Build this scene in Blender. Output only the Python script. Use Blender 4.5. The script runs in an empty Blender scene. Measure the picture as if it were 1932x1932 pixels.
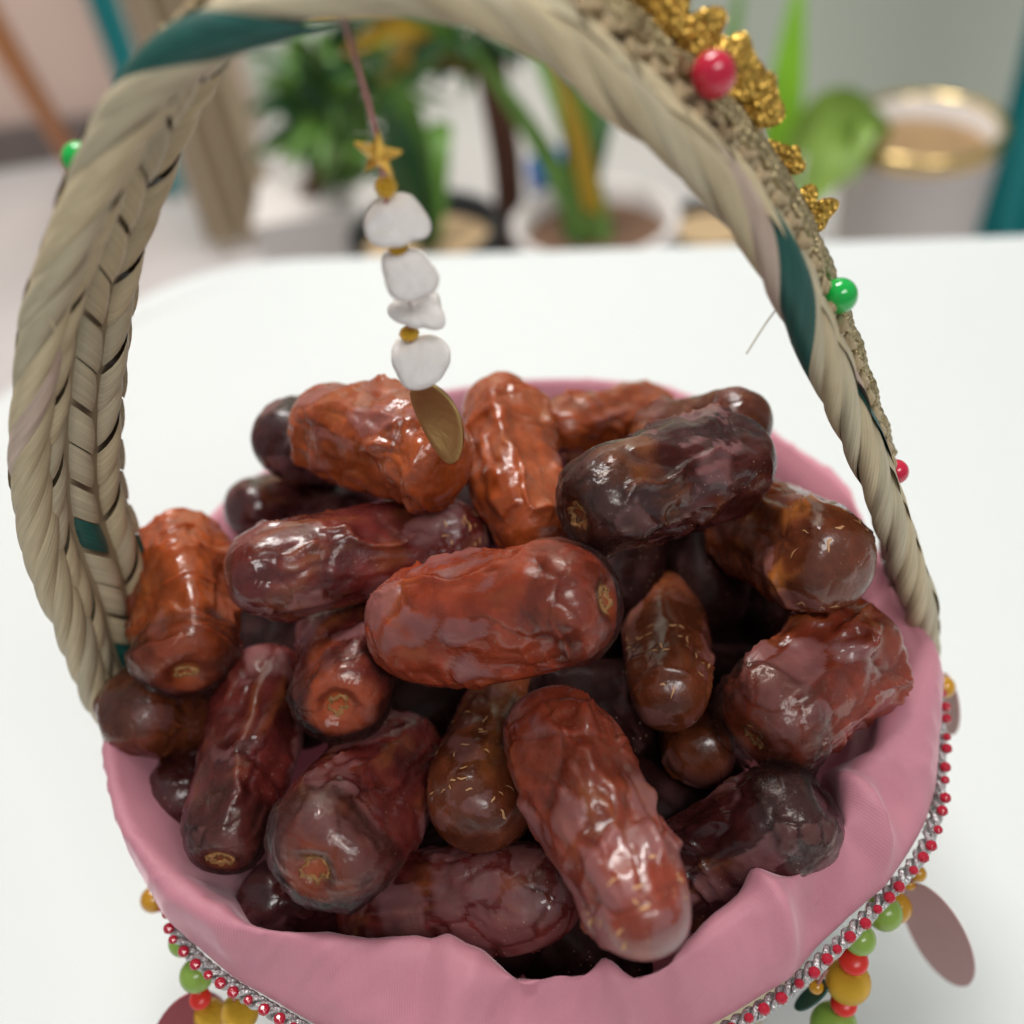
import bpy, math, random
import numpy as np

# ------------------------------------------------------------------ camera, world, lamps, exposure
scene = bpy.context.scene
RIM = 0.54                                   # height of the basket rim above the floor (m)
C0 = 966.0
CP = np.array([.0023, -.1225, .1499])        # camera position relative to the rim centre
PITCH, ROLL = math.radians(44.1), math.radians(-8.1)
FWD = np.array([0, math.cos(PITCH), -math.sin(PITCH)])
_r = np.array([1., 0, 0]); _u = np.cross(_r, FWD)
RGT = _r*math.cos(ROLL) + _u*math.sin(ROLL)
UPV = -_r*math.sin(ROLL) + _u*math.cos(ROLL)

from mathutils import Matrix, Vector
cam = bpy.data.cameras.new('camera'); camo = bpy.data.objects.new('camera', cam)
scene.collection.objects.link(camo); scene.camera = camo
cam.sensor_width = 36; cam.lens = 36; cam.clip_start = .005; cam.clip_end = 100
M = Matrix([[RGT[0], UPV[0], -FWD[0], CP[0]], [RGT[1], UPV[1], -FWD[1], CP[1]],
            [RGT[2], UPV[2], -FWD[2], CP[2]+RIM], [0, 0, 0, 1]])
camo.matrix_world = M
cam.dof.use_dof = True; cam.dof.focus_distance = .157; cam.dof.aperture_fstop = 8.6

world = bpy.data.worlds.new('World'); scene.world = world; world.use_nodes = True
bg = world.node_tree.nodes['Background']
bg.inputs[0].default_value = (.93, .96, 1.0, 1); bg.inputs[1].default_value = .27

def area(name, loc, target, sx, sy, power, col):
    l = bpy.data.lights.new(name, 'AREA'); l.shape = 'RECTANGLE'; l.size = sx; l.size_y = sy
    l.energy = power; l.color = col
    o = bpy.data.objects.new(name, l); scene.collection.objects.link(o)
    o.location = (loc[0], loc[1], loc[2]+RIM)
    d = Vector(target) - Vector(loc); o.rotation_euler = d.to_track_quat('-Z', 'Y').to_euler()
area('ceiling_and_fill_light', (-.25, .75, 1.9), (0, .1, 0), .62, .26, 9.5, (1, .99, .97))
area('ceiling_and_fill_light', (.45, -1.0, 1.5), (0, .1, 0), 1.0, .5, 14., (1, .985, .96))  # front fill lamp added to light the faces toward the camera
area('ceiling_and_fill_light', (-.1, .95, 2.0), (-.2, 1.7, -.3), 1.2, .5, 40, (1, .98, .94))  # extra lamp added to brighten the floor and walls behind the table
vs = scene.view_settings
vs.view_transform = 'Standard'; vs.look = 'None'; vs.exposure = 0.0; vs.gamma = 1
scene.cycles.max_bounces = 8; scene.cycles.transparent_max_bounces = 12
scene.cycles.sample_clamp_indirect = 6

# ------------------------------------------------------------------ helpers
RND = random.Random(7)
def ray(x, y): return FWD + RGT*(x-C0)/1932 - UPV*(y-C0)/1932
def onz(x, y, z): d = ray(x, y); return CP + d*((z-CP[2])/d[2])
def ond(x, y, dep): return CP + ray(x, y)*dep
def onplane(x, y, p0, n): d = ray(x, y); return CP + d*(((np.asarray(p0)-CP) @ n)/(d @ n))
def at_dist(x, y, h):                         # point at horizontal distance h from the camera
    d = ray(x, y); return CP + d*(h/math.hypot(d[0], d[1]))
def nrm(v): v = np.asarray(v, float); return v/max(1e-12, np.linalg.norm(v))

COL = scene.collection
ORG = {}
def empty(name, loc, label=None, cat=None, group=None):
    o = bpy.data.objects.new(name, None); COL.objects.link(o); o.empty_display_size = .01
    o.location = (loc[0], loc[1], loc[2]+RIM); ORG[o] = np.array(loc, float)
    return tag(o, label, cat, group)
def tag(o, label=None, cat=None, group=None, kind=None):
    if label: o['label'] = label
    if cat: o['category'] = cat
    if group: o['group'] = group
    if kind: o['kind'] = kind
    return o
def mesh(name, v, f, mats, smooth=True, attrs=None, uv=None, fmat=None):
    me = bpy.data.meshes.new(name)
    v = np.asarray(v, np.float32)
    ln = np.fromiter((len(q) for q in f), np.int32, len(f)); fl = np.fromiter((int(i) for q in f for i in q), np.int32, int(ln.sum()))
    me.vertices.add(len(v)); me.vertices.foreach_set('co', v.ravel())
    me.loops.add(len(fl)); me.loops.foreach_set('vertex_index', fl)
    me.polygons.add(len(f)); st = np.zeros(len(f), np.int32); st[1:] = np.cumsum(ln)[:-1]; me.polygons.foreach_set('loop_start', st)
    me.update(calc_edges=True)
    for m in (mats if isinstance(mats, (list, tuple)) else [mats]): me.materials.append(m)
    me.polygons.foreach_set('use_smooth', [bool(smooth)]*len(me.polygons))
    if fmat is not None: me.polygons.foreach_set('material_index', np.asarray(fmat, np.int32))
    if attrs:
        for k, a in attrs.items():
            at = me.attributes.new(k, 'FLOAT', 'POINT'); at.data.foreach_set('value', np.asarray(a, np.float32))
    if uv is not None:
        at = me.attributes.new('suv', 'FLOAT_VECTOR', 'POINT')
        u3 = np.zeros((len(v), 3), np.float32); u3[:, :2] = uv; at.data.foreach_set('vector', u3.ravel())
    me.update(); return me
def mk(name, v, f, mats, parent=None, origin=None, **kw):
    """v in rim coordinates"""
    v = np.asarray(v, float)
    o0 = ORG[parent] if parent is not None else (np.asarray(origin, float) if origin is not None else v.mean(0))
    me = mesh(name, v-o0, f, mats, **kw)
    o = bpy.data.objects.new(name, me); COL.objects.link(o)
    if parent is not None: o.parent = parent
    else: o.location = (o0[0], o0[1], o0[2]+RIM)
    ORG[o] = o0; return o
def inst(name, me, parent, loc, rot=None, scl=(1, 1, 1)):
    o = bpy.data.objects.new(name, me); COL.objects.link(o)
    if parent is not None:
        o.parent = parent; o.location = Vector(np.asarray(loc)-ORG[parent])
    else: o.location = (loc[0], loc[1], loc[2]+RIM)
    if rot is not None: o.rotation_mode = 'QUATERNION'; o.rotation_quaternion = rot
    o.scale = scl; ORG[o] = np.asarray(loc, float); return o
def gridf(nu, nv, wrapv=False, wrapu=False):
    a = []
    for i in range(nu if wrapu else nu-1):
        for j in range(nv if wrapv else nv-1):
            i2, j2 = (i+1) % nu, (j+1) % nv
            a.append((i*nv+j, i*nv+j2, i2*nv+j2, i2*nv+j))
    return a
def tube(path, rad, n=8, cap=True):
    path = np.asarray(path, float); m = len(path); rad = np.broadcast_to(rad, (m,))
    t = np.gradient(path, axis=0); t /= np.linalg.norm(t, axis=1)[:, None]+1e-12
    ref = np.array([0, 0, 1.]) if abs(t[0, 2]) < .9 else np.array([1., 0, 0])
    v = []; b = nrm(np.cross(t[0], ref))
    for i in range(m):
        b = nrm(b - t[i]*(b @ t[i])); c = np.cross(t[i], b)
        for k in range(n):
            a = 2*math.pi*k/n; v.append(path[i]+rad[i]*(b*math.cos(a)+c*math.sin(a)))
    f = gridf(m, n, wrapv=True)
    if cap: f = list(f)+[tuple(range(n))[::-1], tuple(range((m-1)*n, m*n))]
    return np.array(v), f
def lathe(prof, n=40, center=(0, 0, 0)):
    v = [(r*math.cos(2*math.pi*k/n)+center[0], r*math.sin(2*math.pi*k/n)+center[1], z+center[2]) for r, z in prof for k in range(n)]
    return np.array(v), gridf(len(prof), n, wrapv=True)
def sphere(n=16, m=24):
    v = [(math.sin(math.pi*i/(n-1))*math.cos(2*math.pi*j/m), math.sin(math.pi*i/(n-1))*math.sin(2*math.pi*j/m), math.cos(math.pi*i/(n-1))) for i in range(n) for j in range(m)]
    return np.array(v), [tuple(reversed(q)) for q in gridf(n, m, wrapv=True)]
def join(parts):
    V, Fc, o = [], [], 0
    for v, f in parts:
        V.append(np.asarray(v)); Fc += [tuple(int(i)+o for i in q) for q in f]; o += len(v)
    return np.concatenate(V), Fc
def catmull(pts, n):
    p = np.asarray(pts, float); p = np.vstack([2*p[0]-p[1], p, 2*p[-1]-p[-2]]); out = []
    m = len(p)-3
    for s in np.linspace(0, m-1e-6, n):
        i = int(s); t = s-i; a, b, c, d = p[i:i+4]
        out.append(.5*((2*b)+(-a+c)*t+(2*a-5*b+4*c-d)*t*t+(-a+3*b-3*c+d)*t**3))
    return np.array(out)

# numpy noise
def _h(i, j, k, s):
    n = (i.astype(np.int64)*374761393 + j.astype(np.int64)*668265263 + k.astype(np.int64)*2147483647 + s*974711) & 0xffffffff
    n = ((n ^ (n >> 13))*1274126177) & 0xffffffff; n = ((n ^ (n >> 16))*2246822519) & 0xffffffff
    return ((n ^ (n >> 15)) & 0xffffff)/float(0x1000000)
def vn(p, s=0):
    f = np.floor(p); t = p-f; t = t*t*t*(t*(6*t-15)+10); i, j, k = f[:, 0], f[:, 1], f[:, 2]; r = 0
    for a in (0, 1):
        for b in (0, 1):
            for c in (0, 1):
                w = (t[:, 0] if a else 1-t[:, 0])*(t[:, 1] if b else 1-t[:, 1])*(t[:, 2] if c else 1-t[:, 2])
                r = r + w*_h(i+a, j+b, k+c, s)
    return r*2-1
def fbm(p, s=0, o=3):
    r = 0; a = 1.; q = p.copy()
    for n in range(o): r = r + a*vn(q+n*17.3, s+n); a *= .5; q = q*2.03
    return r/1.6
def worley(p, s=0):
    f = np.floor(p); F1 = np.full(len(p), 9.); F2 = F1.copy(); cid = np.zeros(len(p))
    for a in (-1, 0, 1):
        for b in (-1, 0, 1):
            for c in (-1, 0, 1):
                i, j, k = f[:, 0]+a, f[:, 1]+b, f[:, 2]+c
                q = np.stack([i+_h(i, j, k, s), j+_h(i, j, k, s+11), k+_h(i, j, k, s+23)], 1)
                d = np.linalg.norm(q-p, axis=1); m = d < F1
                F2 = np.where(m, F1, np.minimum(F2, d)); cid = np.where(m, _h(i, j, k, s+31), cid); F1 = np.where(m, d, F1)
    return F1, F2, cid
def sst(a, b, x): t = np.clip((x-a)/(b-a), 0, 1); return t*t*(3-2*t)

# ------------------------------------------------------------------ materials
class NT:
    def __init__(s, name):
        s.m = bpy.data.materials.new(name); s.m.use_nodes = True; s.t = s.m.node_tree
        s.b = s.t.nodes['Principled BSDF']; s.out = s.t.nodes['Material Output']
    def n(s, ty, **kw):
        x = s.t.nodes.new('ShaderNode'+ty)
        for k, v in kw.items():
            if k in x.inputs.keys(): x.inputs[k].default_value = v
            else: setattr(x, k, v)
        return x
    def l(s, a, b): s.t.links.new(a, b)
    def mix(s, fac, a, b, mode='MIX'):
        x = s.t.nodes.new('ShaderNodeMix'); x.data_type = 'RGBA'; x.blend_type = mode
        for i, q in ((0, fac), (6, a), (7, b)):
            if hasattr(q, 'is_linked'): s.l(q, x.inputs[i])
            elif i == 0: x.inputs[0].default_value = q
            else: x.inputs[i].default_value = (*q, 1)
        return x.outputs[2]
    def math(s, op, a, b=0., c=0., clamp=False):
        x = s.t.nodes.new('ShaderNodeMath'); x.operation = op; x.use_clamp = clamp
        for i, q in enumerate((a, b, c)):
            if hasattr(q, 'is_linked'): s.l(q, x.inputs[i])
            else: x.inputs[i].default_value = q
        return x.outputs[0]
    def attr(s, name, vec=False):
        x = s.t.nodes.new('ShaderNodeAttribute'); x.attribute_name = name
        return x.outputs['Vector' if vec else 'Fac']
    def noise(s, scale, detail=3, vec=None, rough=.5):
        x = s.n('TexNoise', Scale=scale, Detail=detail, Roughness=rough)
        if vec is not None: s.l(vec, x.inputs['Vector'])
        return x.outputs['Fac']
    def obj(s):
        return s.t.nodes.new('ShaderNodeTexCoord').outputs['Object']
    def ramp(s, fac, stops):
        x = s.t.nodes.new('ShaderNodeValToRGB'); s.l(fac, x.inputs[0]); e = x.color_ramp.elements
        while len(e) < len(stops): e.new(.5)
        for q, (p, c) in zip(e, stops): q.position = p; q.color = (*c, 1) if len(c) == 3 else c
        return x.outputs[0]
    def bump(s, h, dist, strength=1.):
        x = s.n('Bump', Strength=strength, Distance=dist); s.l(h, x.inputs['Height']); s.l(x.outputs[0], s.b.inputs['Normal']); return x
    def set(s, **kw):
        for k, v in kw.items():
            i = s.b.inputs[k.replace('_', ' ')]
            if hasattr(v, 'is_linked'): s.l(v, i)
            else: i.default_value = (*v, 1) if isinstance(v, tuple) and len(v) == 3 and i.type == 'RGBA' else v
        return s

def plain(name, col, rough=.5, metal=0., var=.12, scale=60, bump=0., **kw):
    t = NT(name); o = t.obj(); nz = t.noise(scale, 4, o)
    a = tuple(c*(1-var) for c in col); b = tuple(min(1, c*(1+var)) for c in col)
    t.set(Base_Color=t.mix(nz, a, b), Roughness=rough, Metallic=metal, **kw)
    if bump: t.bump(t.noise(scale*3, 4, o), bump)
    return t.m

def date_mat(name, dark, red, film=.5, sub=.45, rough=.3, coat=.4):
    t = NT(name); o = t.obj()
    n1 = t.noise(90, 4, o); n2 = t.noise(330, 3, o); n3 = t.noise(2200, 3, o)
    base = t.mix(t.ramp(n1, [(.25, (0, 0, 0)), (.72, (1, 1, 1))]), dark, red)
    base = t.mix(t.math('MULTIPLY', t.ramp(n2, [(.45, (0, 0, 0)), (.75, (1, 1, 1))]), .35), base, tuple(min(1, c*1.6+.01) for c in red))
    base = t.mix(t.math('MULTIPLY', t.attr('amber'), .9), base, (.40, .13, .028))
    base = t.mix(t.attr('stem_flesh'), base, (.52, .105, .030))  # orange flesh colour around the stem end
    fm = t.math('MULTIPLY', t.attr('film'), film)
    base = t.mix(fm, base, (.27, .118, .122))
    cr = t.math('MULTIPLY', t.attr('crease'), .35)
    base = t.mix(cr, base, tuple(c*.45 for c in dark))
    # dusting of tiny pale specks
    vo = t.n('TexVoronoi', Scale=900.); t.l(o, vo.inputs['Vector'])
    sp = t.math('LESS_THAN', vo.outputs['Distance'], .09)
    spm = t.math('MULTIPLY', sp, t.ramp(t.noise(60, 2, o), [(.5, (0, 0, 0)), (.6, (1, 1, 1))]))
    base = t.mix(spm, base, (.5, .33, .22))
    rg = t.math('MULTIPLY_ADD', t.attr('film'), .16, rough)
    rg = t.math('ADD', rg, t.math('MULTIPLY', t.ramp(t.noise(150, 5, o, .65), [(.4, (0, 0, 0)), (.65, (1, 1, 1))]), .18))
    t.set(Base_Color=base, Roughness=rg, Specular_IOR_Level=.5 if coat else .12, Subsurface_Weight=sub, Subsurface_Scale=.0026,
          Coat_Weight=t.math('MULTIPLY', t.ramp(t.noise(120, 4, o), [(.42, (0, 0, 0)), (.6, (1, 1, 1))]), coat*2.0), Coat_Roughness=.055, Coat_IOR=1.45)
    t.b.inputs['Subsurface Radius'].default_value = (1., .32, .12)
    h = t.math('ADD', t.math('MULTIPLY', n2, 1.), t.math('MULTIPLY', n3, .12))
    t.bump(h, .0006, .5)
    return t.m
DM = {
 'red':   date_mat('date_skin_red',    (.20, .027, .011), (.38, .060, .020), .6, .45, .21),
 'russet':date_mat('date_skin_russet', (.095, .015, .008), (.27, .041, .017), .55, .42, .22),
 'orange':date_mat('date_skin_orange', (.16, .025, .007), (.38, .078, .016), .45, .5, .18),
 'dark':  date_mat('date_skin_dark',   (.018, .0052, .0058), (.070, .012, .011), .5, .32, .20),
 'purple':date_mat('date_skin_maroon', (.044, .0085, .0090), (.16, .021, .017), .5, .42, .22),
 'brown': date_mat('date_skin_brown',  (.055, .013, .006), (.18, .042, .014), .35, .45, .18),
 'deep':  date_mat('date_skin_gap_shade',   (.010, .003, .003), (.024, .005, .004), .1, .1, .5, 0.),  # near-black skin: the shade of the gaps is put into the colour
}
M_scar = plain('stem_scar_fibre', (.40, .19, .065), .65, 0, .45, 700, .0003)
M_pit = plain('stem_pit', (.06, .014, .004), .7, 0, .3, 900)
M_fleck = plain('skin_crack_flesh', (.62, .33, .15), .6, 0, .2, 900)

def skin_mat():
    t = NT('loose_date_skin'); o = t.obj(); lf = t.attr('lift')
    tr = t.n('BsdfTransparent'); gl = t.n('BsdfGlossy', Roughness=.2); df = t.n('BsdfDiffuse'); tl = t.n('BsdfTranslucent')
    t.l(t.mix(lf, (1, 1, 1), t.mix(t.noise(260, 3, o), (.90, .80, .74), (1., .97, .95))), tr.inputs[0])
    df.inputs[0].default_value = (.26, .17, .16, 1); tl.inputs[0].default_value = (.5, .25, .1, 1)
    m0 = t.n('MixShader'); m0.inputs[0].default_value = .4; t.l(df.outputs[0], m0.inputs[1]); t.l(tl.outputs[0], m0.inputs[2])
    m1 = t.n('MixShader'); t.l(t.math('MULTIPLY', lf, t.math('MULTIPLY_ADD', t.noise(180, 4, o), .18, -.03)), m1.inputs[0])
    t.l(tr.outputs[0], m1.inputs[1]); t.l(m0.outputs[0], m1.inputs[2])
    fr = t.n('Fresnel', IOR=1.42); m2 = t.n('MixShader'); t.l(t.math('MULTIPLY', fr.outputs[0], t.math('MINIMUM', t.math('MULTIPLY', lf, 2.), .9)), m2.inputs[0])
    t.l(m1.outputs[0], m2.inputs[1]); t.l(gl.outputs[0], m2.inputs[2])
    t.l(m2.outputs[0], t.out.inputs[0])
    bp = t.n('Bump', Strength=.6, Distance=.0006); t.l(t.noise(500, 3, o), bp.inputs['Height'])
    for x in (gl, fr, df): t.l(bp.outputs[0], x.inputs['Normal'])
    return t.m
M_skin = skin_mat()

def leaf_mat(name, col, var=.22, fibre=14., ribs=.12):
    t = NT(name); uv = t.attr('suv', True)
    sep = t.n('SeparateXYZ'); t.l(uv, sep.inputs[0])
    mp = t.n('CombineXYZ'); t.l(t.math('MULTIPLY', sep.outputs[0], fibre), mp.inputs[0]); t.l(t.math('MULTIPLY', sep.outputs[1], 1.6), mp.inputs[1])
    inf = t.n('ObjectInfo'); t.l(t.math('MULTIPLY', inf.outputs['Random'], 40.), mp.inputs[2])
    n1 = t.n('TexNoise', Scale=1., Detail=4.); t.l(mp.outputs[0], n1.inputs['Vector'])
    f = n1.outputs['Fac']; n2 = t.noise(300, 3, t.obj())
    lo = tuple(c*(1-var) for c in col); hi = tuple(min(1, c*(1+var*.6)) for c in col)
    b = t.mix(t.ramp(f, [(.3, (0, 0, 0)), (.7, (1, 1, 1))]), lo, hi)
    b = t.mix(t.math('MULTIPLY', t.ramp(f, [(.68, (0, 0, 0)), (.74, (1, 1, 1))]), .3), b, tuple(c*.35 for c in col))
    b = t.mix(t.math('MULTIPLY', inf.outputs['Random'], .38), b, tuple(c*.55 for c in col))
    b = t.mix(t.math('MULTIPLY', t.ramp(n2, [(.55, (0, 0, 0)), (.8, (1, 1, 1))]), .3), b, (col[0]*.6, col[1]*.5, col[2]*.4))
    t.set(Base_Color=b, Roughness=.46, Specular_IOR_Level=.4)
    # fine ribs along the leaf
    w = t.math('SINE', t.math('MULTIPLY', sep.outputs[0], 75.))
    t.bump(t.math('ADD', t.math('MULTIPLY', w, ribs), f), .00016, .5)
    return t.m
M_leaf = leaf_mat('palm_leaf_straw', (.62, .51, .32))
M_leaf2 = leaf_mat('palm_leaf_straw_grey', (.57, .49, .33))
M_core = leaf_mat('palm_leaf_core', (.40, .32, .20))  # leaf darker inside, with cavity shade between strips put into its colour
M_leafp = leaf_mat('palm_leaf_blush', (.58, .44, .35))
M_leafg = leaf_mat('palm_leaf_green', (.018, .105, .085), .35)
M_leafm = leaf_mat('palm_leaf_rose', (.33, .13, .14), .3)

def satin():
    t = NT('pink_satin'); uv = t.attr('suv', True); o = t.obj()
    sep = t.n('SeparateXYZ'); t.l(uv, sep.inputs[0])
    wv = t.math('SINE', t.math('ADD', t.math('MULTIPLY', sep.outputs[0], 2*math.pi*1100.), t.math('MULTIPLY', sep.outputs[1], 1800.)))
    wv2 = t.math('SINE', t.math('ADD', t.math('MULTIPLY', sep.outputs[0], 2*math.pi*700.), t.math('MULTIPLY', sep.outputs[1], -6600.)))
    n = t.noise(70, 3, o)
    b = t.mix(n, (.55, .205, .265), (.62, .255, .315))
    b = t.mix(t.math('MULTIPLY_ADD', wv, .22, t.math('MULTIPLY_ADD', t.noise(1500, 2, o), .45, .0)), b, (.66, .30, .36))
    t.set(Base_Color=b, Roughness=.56, Specular_IOR_Level=.4, Sheen_Weight=.6, Sheen_Roughness=.35)
    t.b.inputs['Sheen Tint'].default_value = (1, .75, .8, 1)
    t.b.inputs['Anisotropic'].default_value = .4
    t.bump(t.math('ADD', t.math('MULTIPLY', wv, .25), t.noise(2400, 3, o)), .00005, .35)
    return t.m
M_satin = satin()

def glitter(name, col, rough=.28, scale=1400., dist=.0006, metal=.9):
    t = NT(name); o = t.obj()
    vo = t.n('TexVoronoi', Scale=scale); t.l(o, vo.inputs['Vector'])
    b = t.mix(vo.outputs['Color'], tuple(c*.45 for c in col), col)
    t.set(Base_Color=b, Metallic=metal, Roughness=rough); t.bump(vo.outputs['Distance'], dist, 1.)
    return t.m
M_gold = glitter('gold_glitter', (.90, .56, .12), .35)
M_cord = glitter('antique_gold_thread', (.62, .50, .28), .35, 2600., .0002)
M_gbead = plain('champagne_bead', (.55, .42, .26), .38, .7, .4, 900, .0001)
M_silver = glitter('silver_thread', (.85, .83, .82), .38, 2200., .0003, .45)
M_yel = plain('gold_bead', (.80, .46, .04), .22, .8, .15, 500, .0001)
M_starm = plain('gold_star', (.85, .50, .10), .3, .85, .1, 500)
def gem(name, col, trans=.5, rough=.1):
    t = NT(name); t.set(Base_Color=t.mix(t.noise(200, 2, t.obj()), tuple(c*.8 for c in col), col), Roughness=rough, Transmission_Weight=trans, IOR=1.5, Coat_Weight=.5, Coat_Roughness=.05)
    return t.m
M_red = gem('red_berry', (.62, .012, .05), .0, .18)
M_rcry = gem('red_crystal', (.62, .015, .045), .25, .08)
M_grn = gem('green_glass', (.01, .60, .09), .25, .05)
M_olive = plain('green_glass_dull', (.33, .52, .09), .2, 0, .12, 300, 0, Transmission_Weight=.25)
M_amb = gem('amber_glass', (.85, .42, .02), .35, .08)
M_redp = plain('red_plastic', (.72, .03, .02), .3, 0, .1, 300)
M_petal = plain('rose_disc', (.52, .25, .25), .35, .15, .06, 200)
M_petald = plain('crimson_disc', (.28, .02, .035), .4, .2, .06, 200)
M_stone = plain('white_stone', (.86, .81, .78), .7, 0, .09, 220, .0002)
M_thread = plain('rose_thread', (.47, .20, .20), .8, 0, .2, 2000)
M_fuzz = plain('thread_fuzz', (.7, .62, .58), .9)
def brushed():
    t = NT('brushed_brass'); o = t.obj(); n = t.noise(900, 5, o)
    t.set(Base_Color=t.mix(n, (.50, .33, .12), (.66, .47, .20)), Metallic=1., Roughness=.36); t.bump(n, .0001, .6); return t.m
M_brass = brushed()
M_black = plain('dark_hole', (.012, .011, .012), .6)
def white_top():
    t = NT('white_laminate'); o = t.obj(); n = t.noise(6, 3, o)
    t.set(Base_Color=t.mix(n, (.65, .67, .668), (.68, .70, .698)), Roughness=.38, Specular_IOR_Level=.4); t.bump(t.noise(900, 2, o), .00004, .3); return t.m
M_top = white_top()

# ------------------------------------------------------------------ setting: floor, walls, table
def quadstruct(name, pts, mat):
    o = mk(name, pts, [(0, 1, 2, 3)], mat, smooth=False, origin=np.mean(pts, 0)); return tag(o, kind='structure')
FL = -RIM
M_floor = plain('floor_tiles', (.63, .59, .58), .35, 0, .06, 5)
M_wallp = plain('wall_paint_blush', (.76, .57, .49), .8, 0, .04, 3)
M_wallg = plain('wall_paint_sage', (.60, .645, .56), .8, 0, .04, 3)
M_base = plain('dark_skirting', (.17, .135, .125), .6, 0, .15, 12)
quadstruct('floor', [(-4, -2, FL), (4, -2, FL), (4, 5, FL), (-4, 5, FL)], M_floor)
YW = 1.75
XL, YL = -.32, 1.585
XR, YR = .30, 1.24
quadstruct('wall_back', [(XL, YW, FL), (XR, YW, FL), (XR, YW, FL+2.6), (XL, YW, FL+2.6)], M_wallg)
quadstruct('wall_right', [(XR, YR, FL), (4, YR, FL), (4, YR, FL+2.6), (XR, YR, FL+2.6)], M_wallg)
quadstruct('wall_corner', [(XR, YW, FL), (XR, YR, FL), (XR, YR, FL+2.6), (XR, YW, FL+2.6)], M_wallg)
quadstruct('wall_left', [(-4, YL, FL), (XL, YL, FL), (XL, YL, FL+2.6), (-4, YL, FL+2.6)], M_wallp)
quadstruct('wall_return', [(XL, YL, FL), (XL, YW, FL), (XL, YW, FL+2.6), (XL, YL, FL+2.6)], M_wallg)
bx = lambda x0, x1, y0, y1, z0, z1: (np.array([(x, y, z) for x in (x0, x1) for y in (y0, y1) for z in (z0, z1)]),
    [(0, 1, 3, 2), (4, 6, 7, 5), (0, 4, 5, 1), (2, 3, 7, 6), (0, 2, 6, 4), (1, 5, 7, 3)])
v, f = bx(-4, XL-.01, YL-.022, YL-.002, FL+.001, FL+.062)
tag(mk('skirting', v, f, M_base, smooth=False), kind='structure')

ZT = -.09
tpx = [(0, 740), (100, 660), (220, 580), (350, 520), (500, 487), (700, 478)]
edge = [onz(x, y, ZT)[:2] for x, y in tpx]
pa, pb = onz(700, 478, ZT)[:2], onz(1932, 440, ZT)[:2]; d = nrm(pb-pa)
dl = nrm(edge[0]-edge[1])
outline = [edge[0]+dl*.62, edge[0]+dl*.3] + edge
outline = [p for p in catmull([(*p, 0) for p in outline], 60)[:, :2]]
far = pa+d*.75
outline += [far+nrm(np.array([d[1], -d[0]]))*0, far + np.array([.08, -.06]), far+np.array([.02, -.7]), outline[0]+np.array([.9*d[0], .9*d[1]])-np.array([0, .02])]
outline = np.array(outline)
tbl = empty('table', (0, -.05, FL), 'white smooth table with a rounded corner under the basket', 'table')
n = len(outline); cen = outline.mean(0)
rings = []
for ins, z in ((.006, ZT-.022), (.0015, ZT-.021), (0, ZT-.018), (0, ZT-.004), (.001, ZT-.0012), (.004, ZT)):
    q = outline+(cen-outline)/np.linalg.norm(cen-outline, axis=1)[:, None]*ins
    rings.append(np.column_stack([q, np.full(n, z)]))
v = np.concatenate(rings); f = gridf(6, n, wrapv=True)+[tuple(range(5*n, 6*n))[::-1], tuple(range(n))]
mk('table_top', v, f, M_top, tbl, smooth=False)
for q in (outline[10], outline[len(outline)-3], outline[len(outline)-1], outline[len(outline)-5]):
    p = cen+(q-cen)*.82
    v, f = tube([(p[0], p[1], ZT-.02), (p[0], p[1], FL)], [.022, .014], 14); mk('leg', v, f, M_top, tbl)
# ------------------------------------------------------------------ things behind the table, out of focus
M_soil = plain('potting_soil', (.16, .085, .05), .9, 0, .4, 60, .002)
M_pot = plain('white_pot', (.76, .70, .67), .5, 0, .05, 20)
M_potd = plain('black_pot', (.02, .022, .024), .45, 0, .1, 20)
M_brassr = plain('brass_rim', (.80, .58, .26), .22, .9, .1, 20)
M_trunk = plain('palm_trunk', (.12, .045, .025), .8, 0, .35, 60, .002)
M_g1 = plain('leaf_green', (.13, .27, .045), .45, 0, .4, 40); M_g2 = plain('leaf_deep_green', (.035, .11, .035), .45, 0, .4, 40)
M_g3 = plain('leaf_lime', (.22, .48, .02), .4, 0, .2, 40); M_y = plain('leaf_yellow', (.55, .33, .02), .45, 0, .35, 30); M_or = plain('leaf_orange', (.45, .15, .04), .5, 0, .3, 30)
M_dull = plain('dull_gold_soil', (.34, .21, .10), .6, 0, .3, 40); M_gl = plain('leaf_mottled', (.24, .38, .06), .45, 0, .45, 25); M_teal = plain('teal_cloth', (.012, .27, .29), .7, 0, .12, 8); M_beige = plain('beige_cloth', (.52, .42, .29), .85, 0, .08, 10)
M_wood = plain('orange_wood', (.50, .19, .055), .5, 0, .15, 25); M_blue = plain('blue_plastic', (.01, .10, .38), .35, 0, .1, 20); M_tan = plain('tan_stone', (.52, .36, .20), .7, 0, .15, 30)
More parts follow.
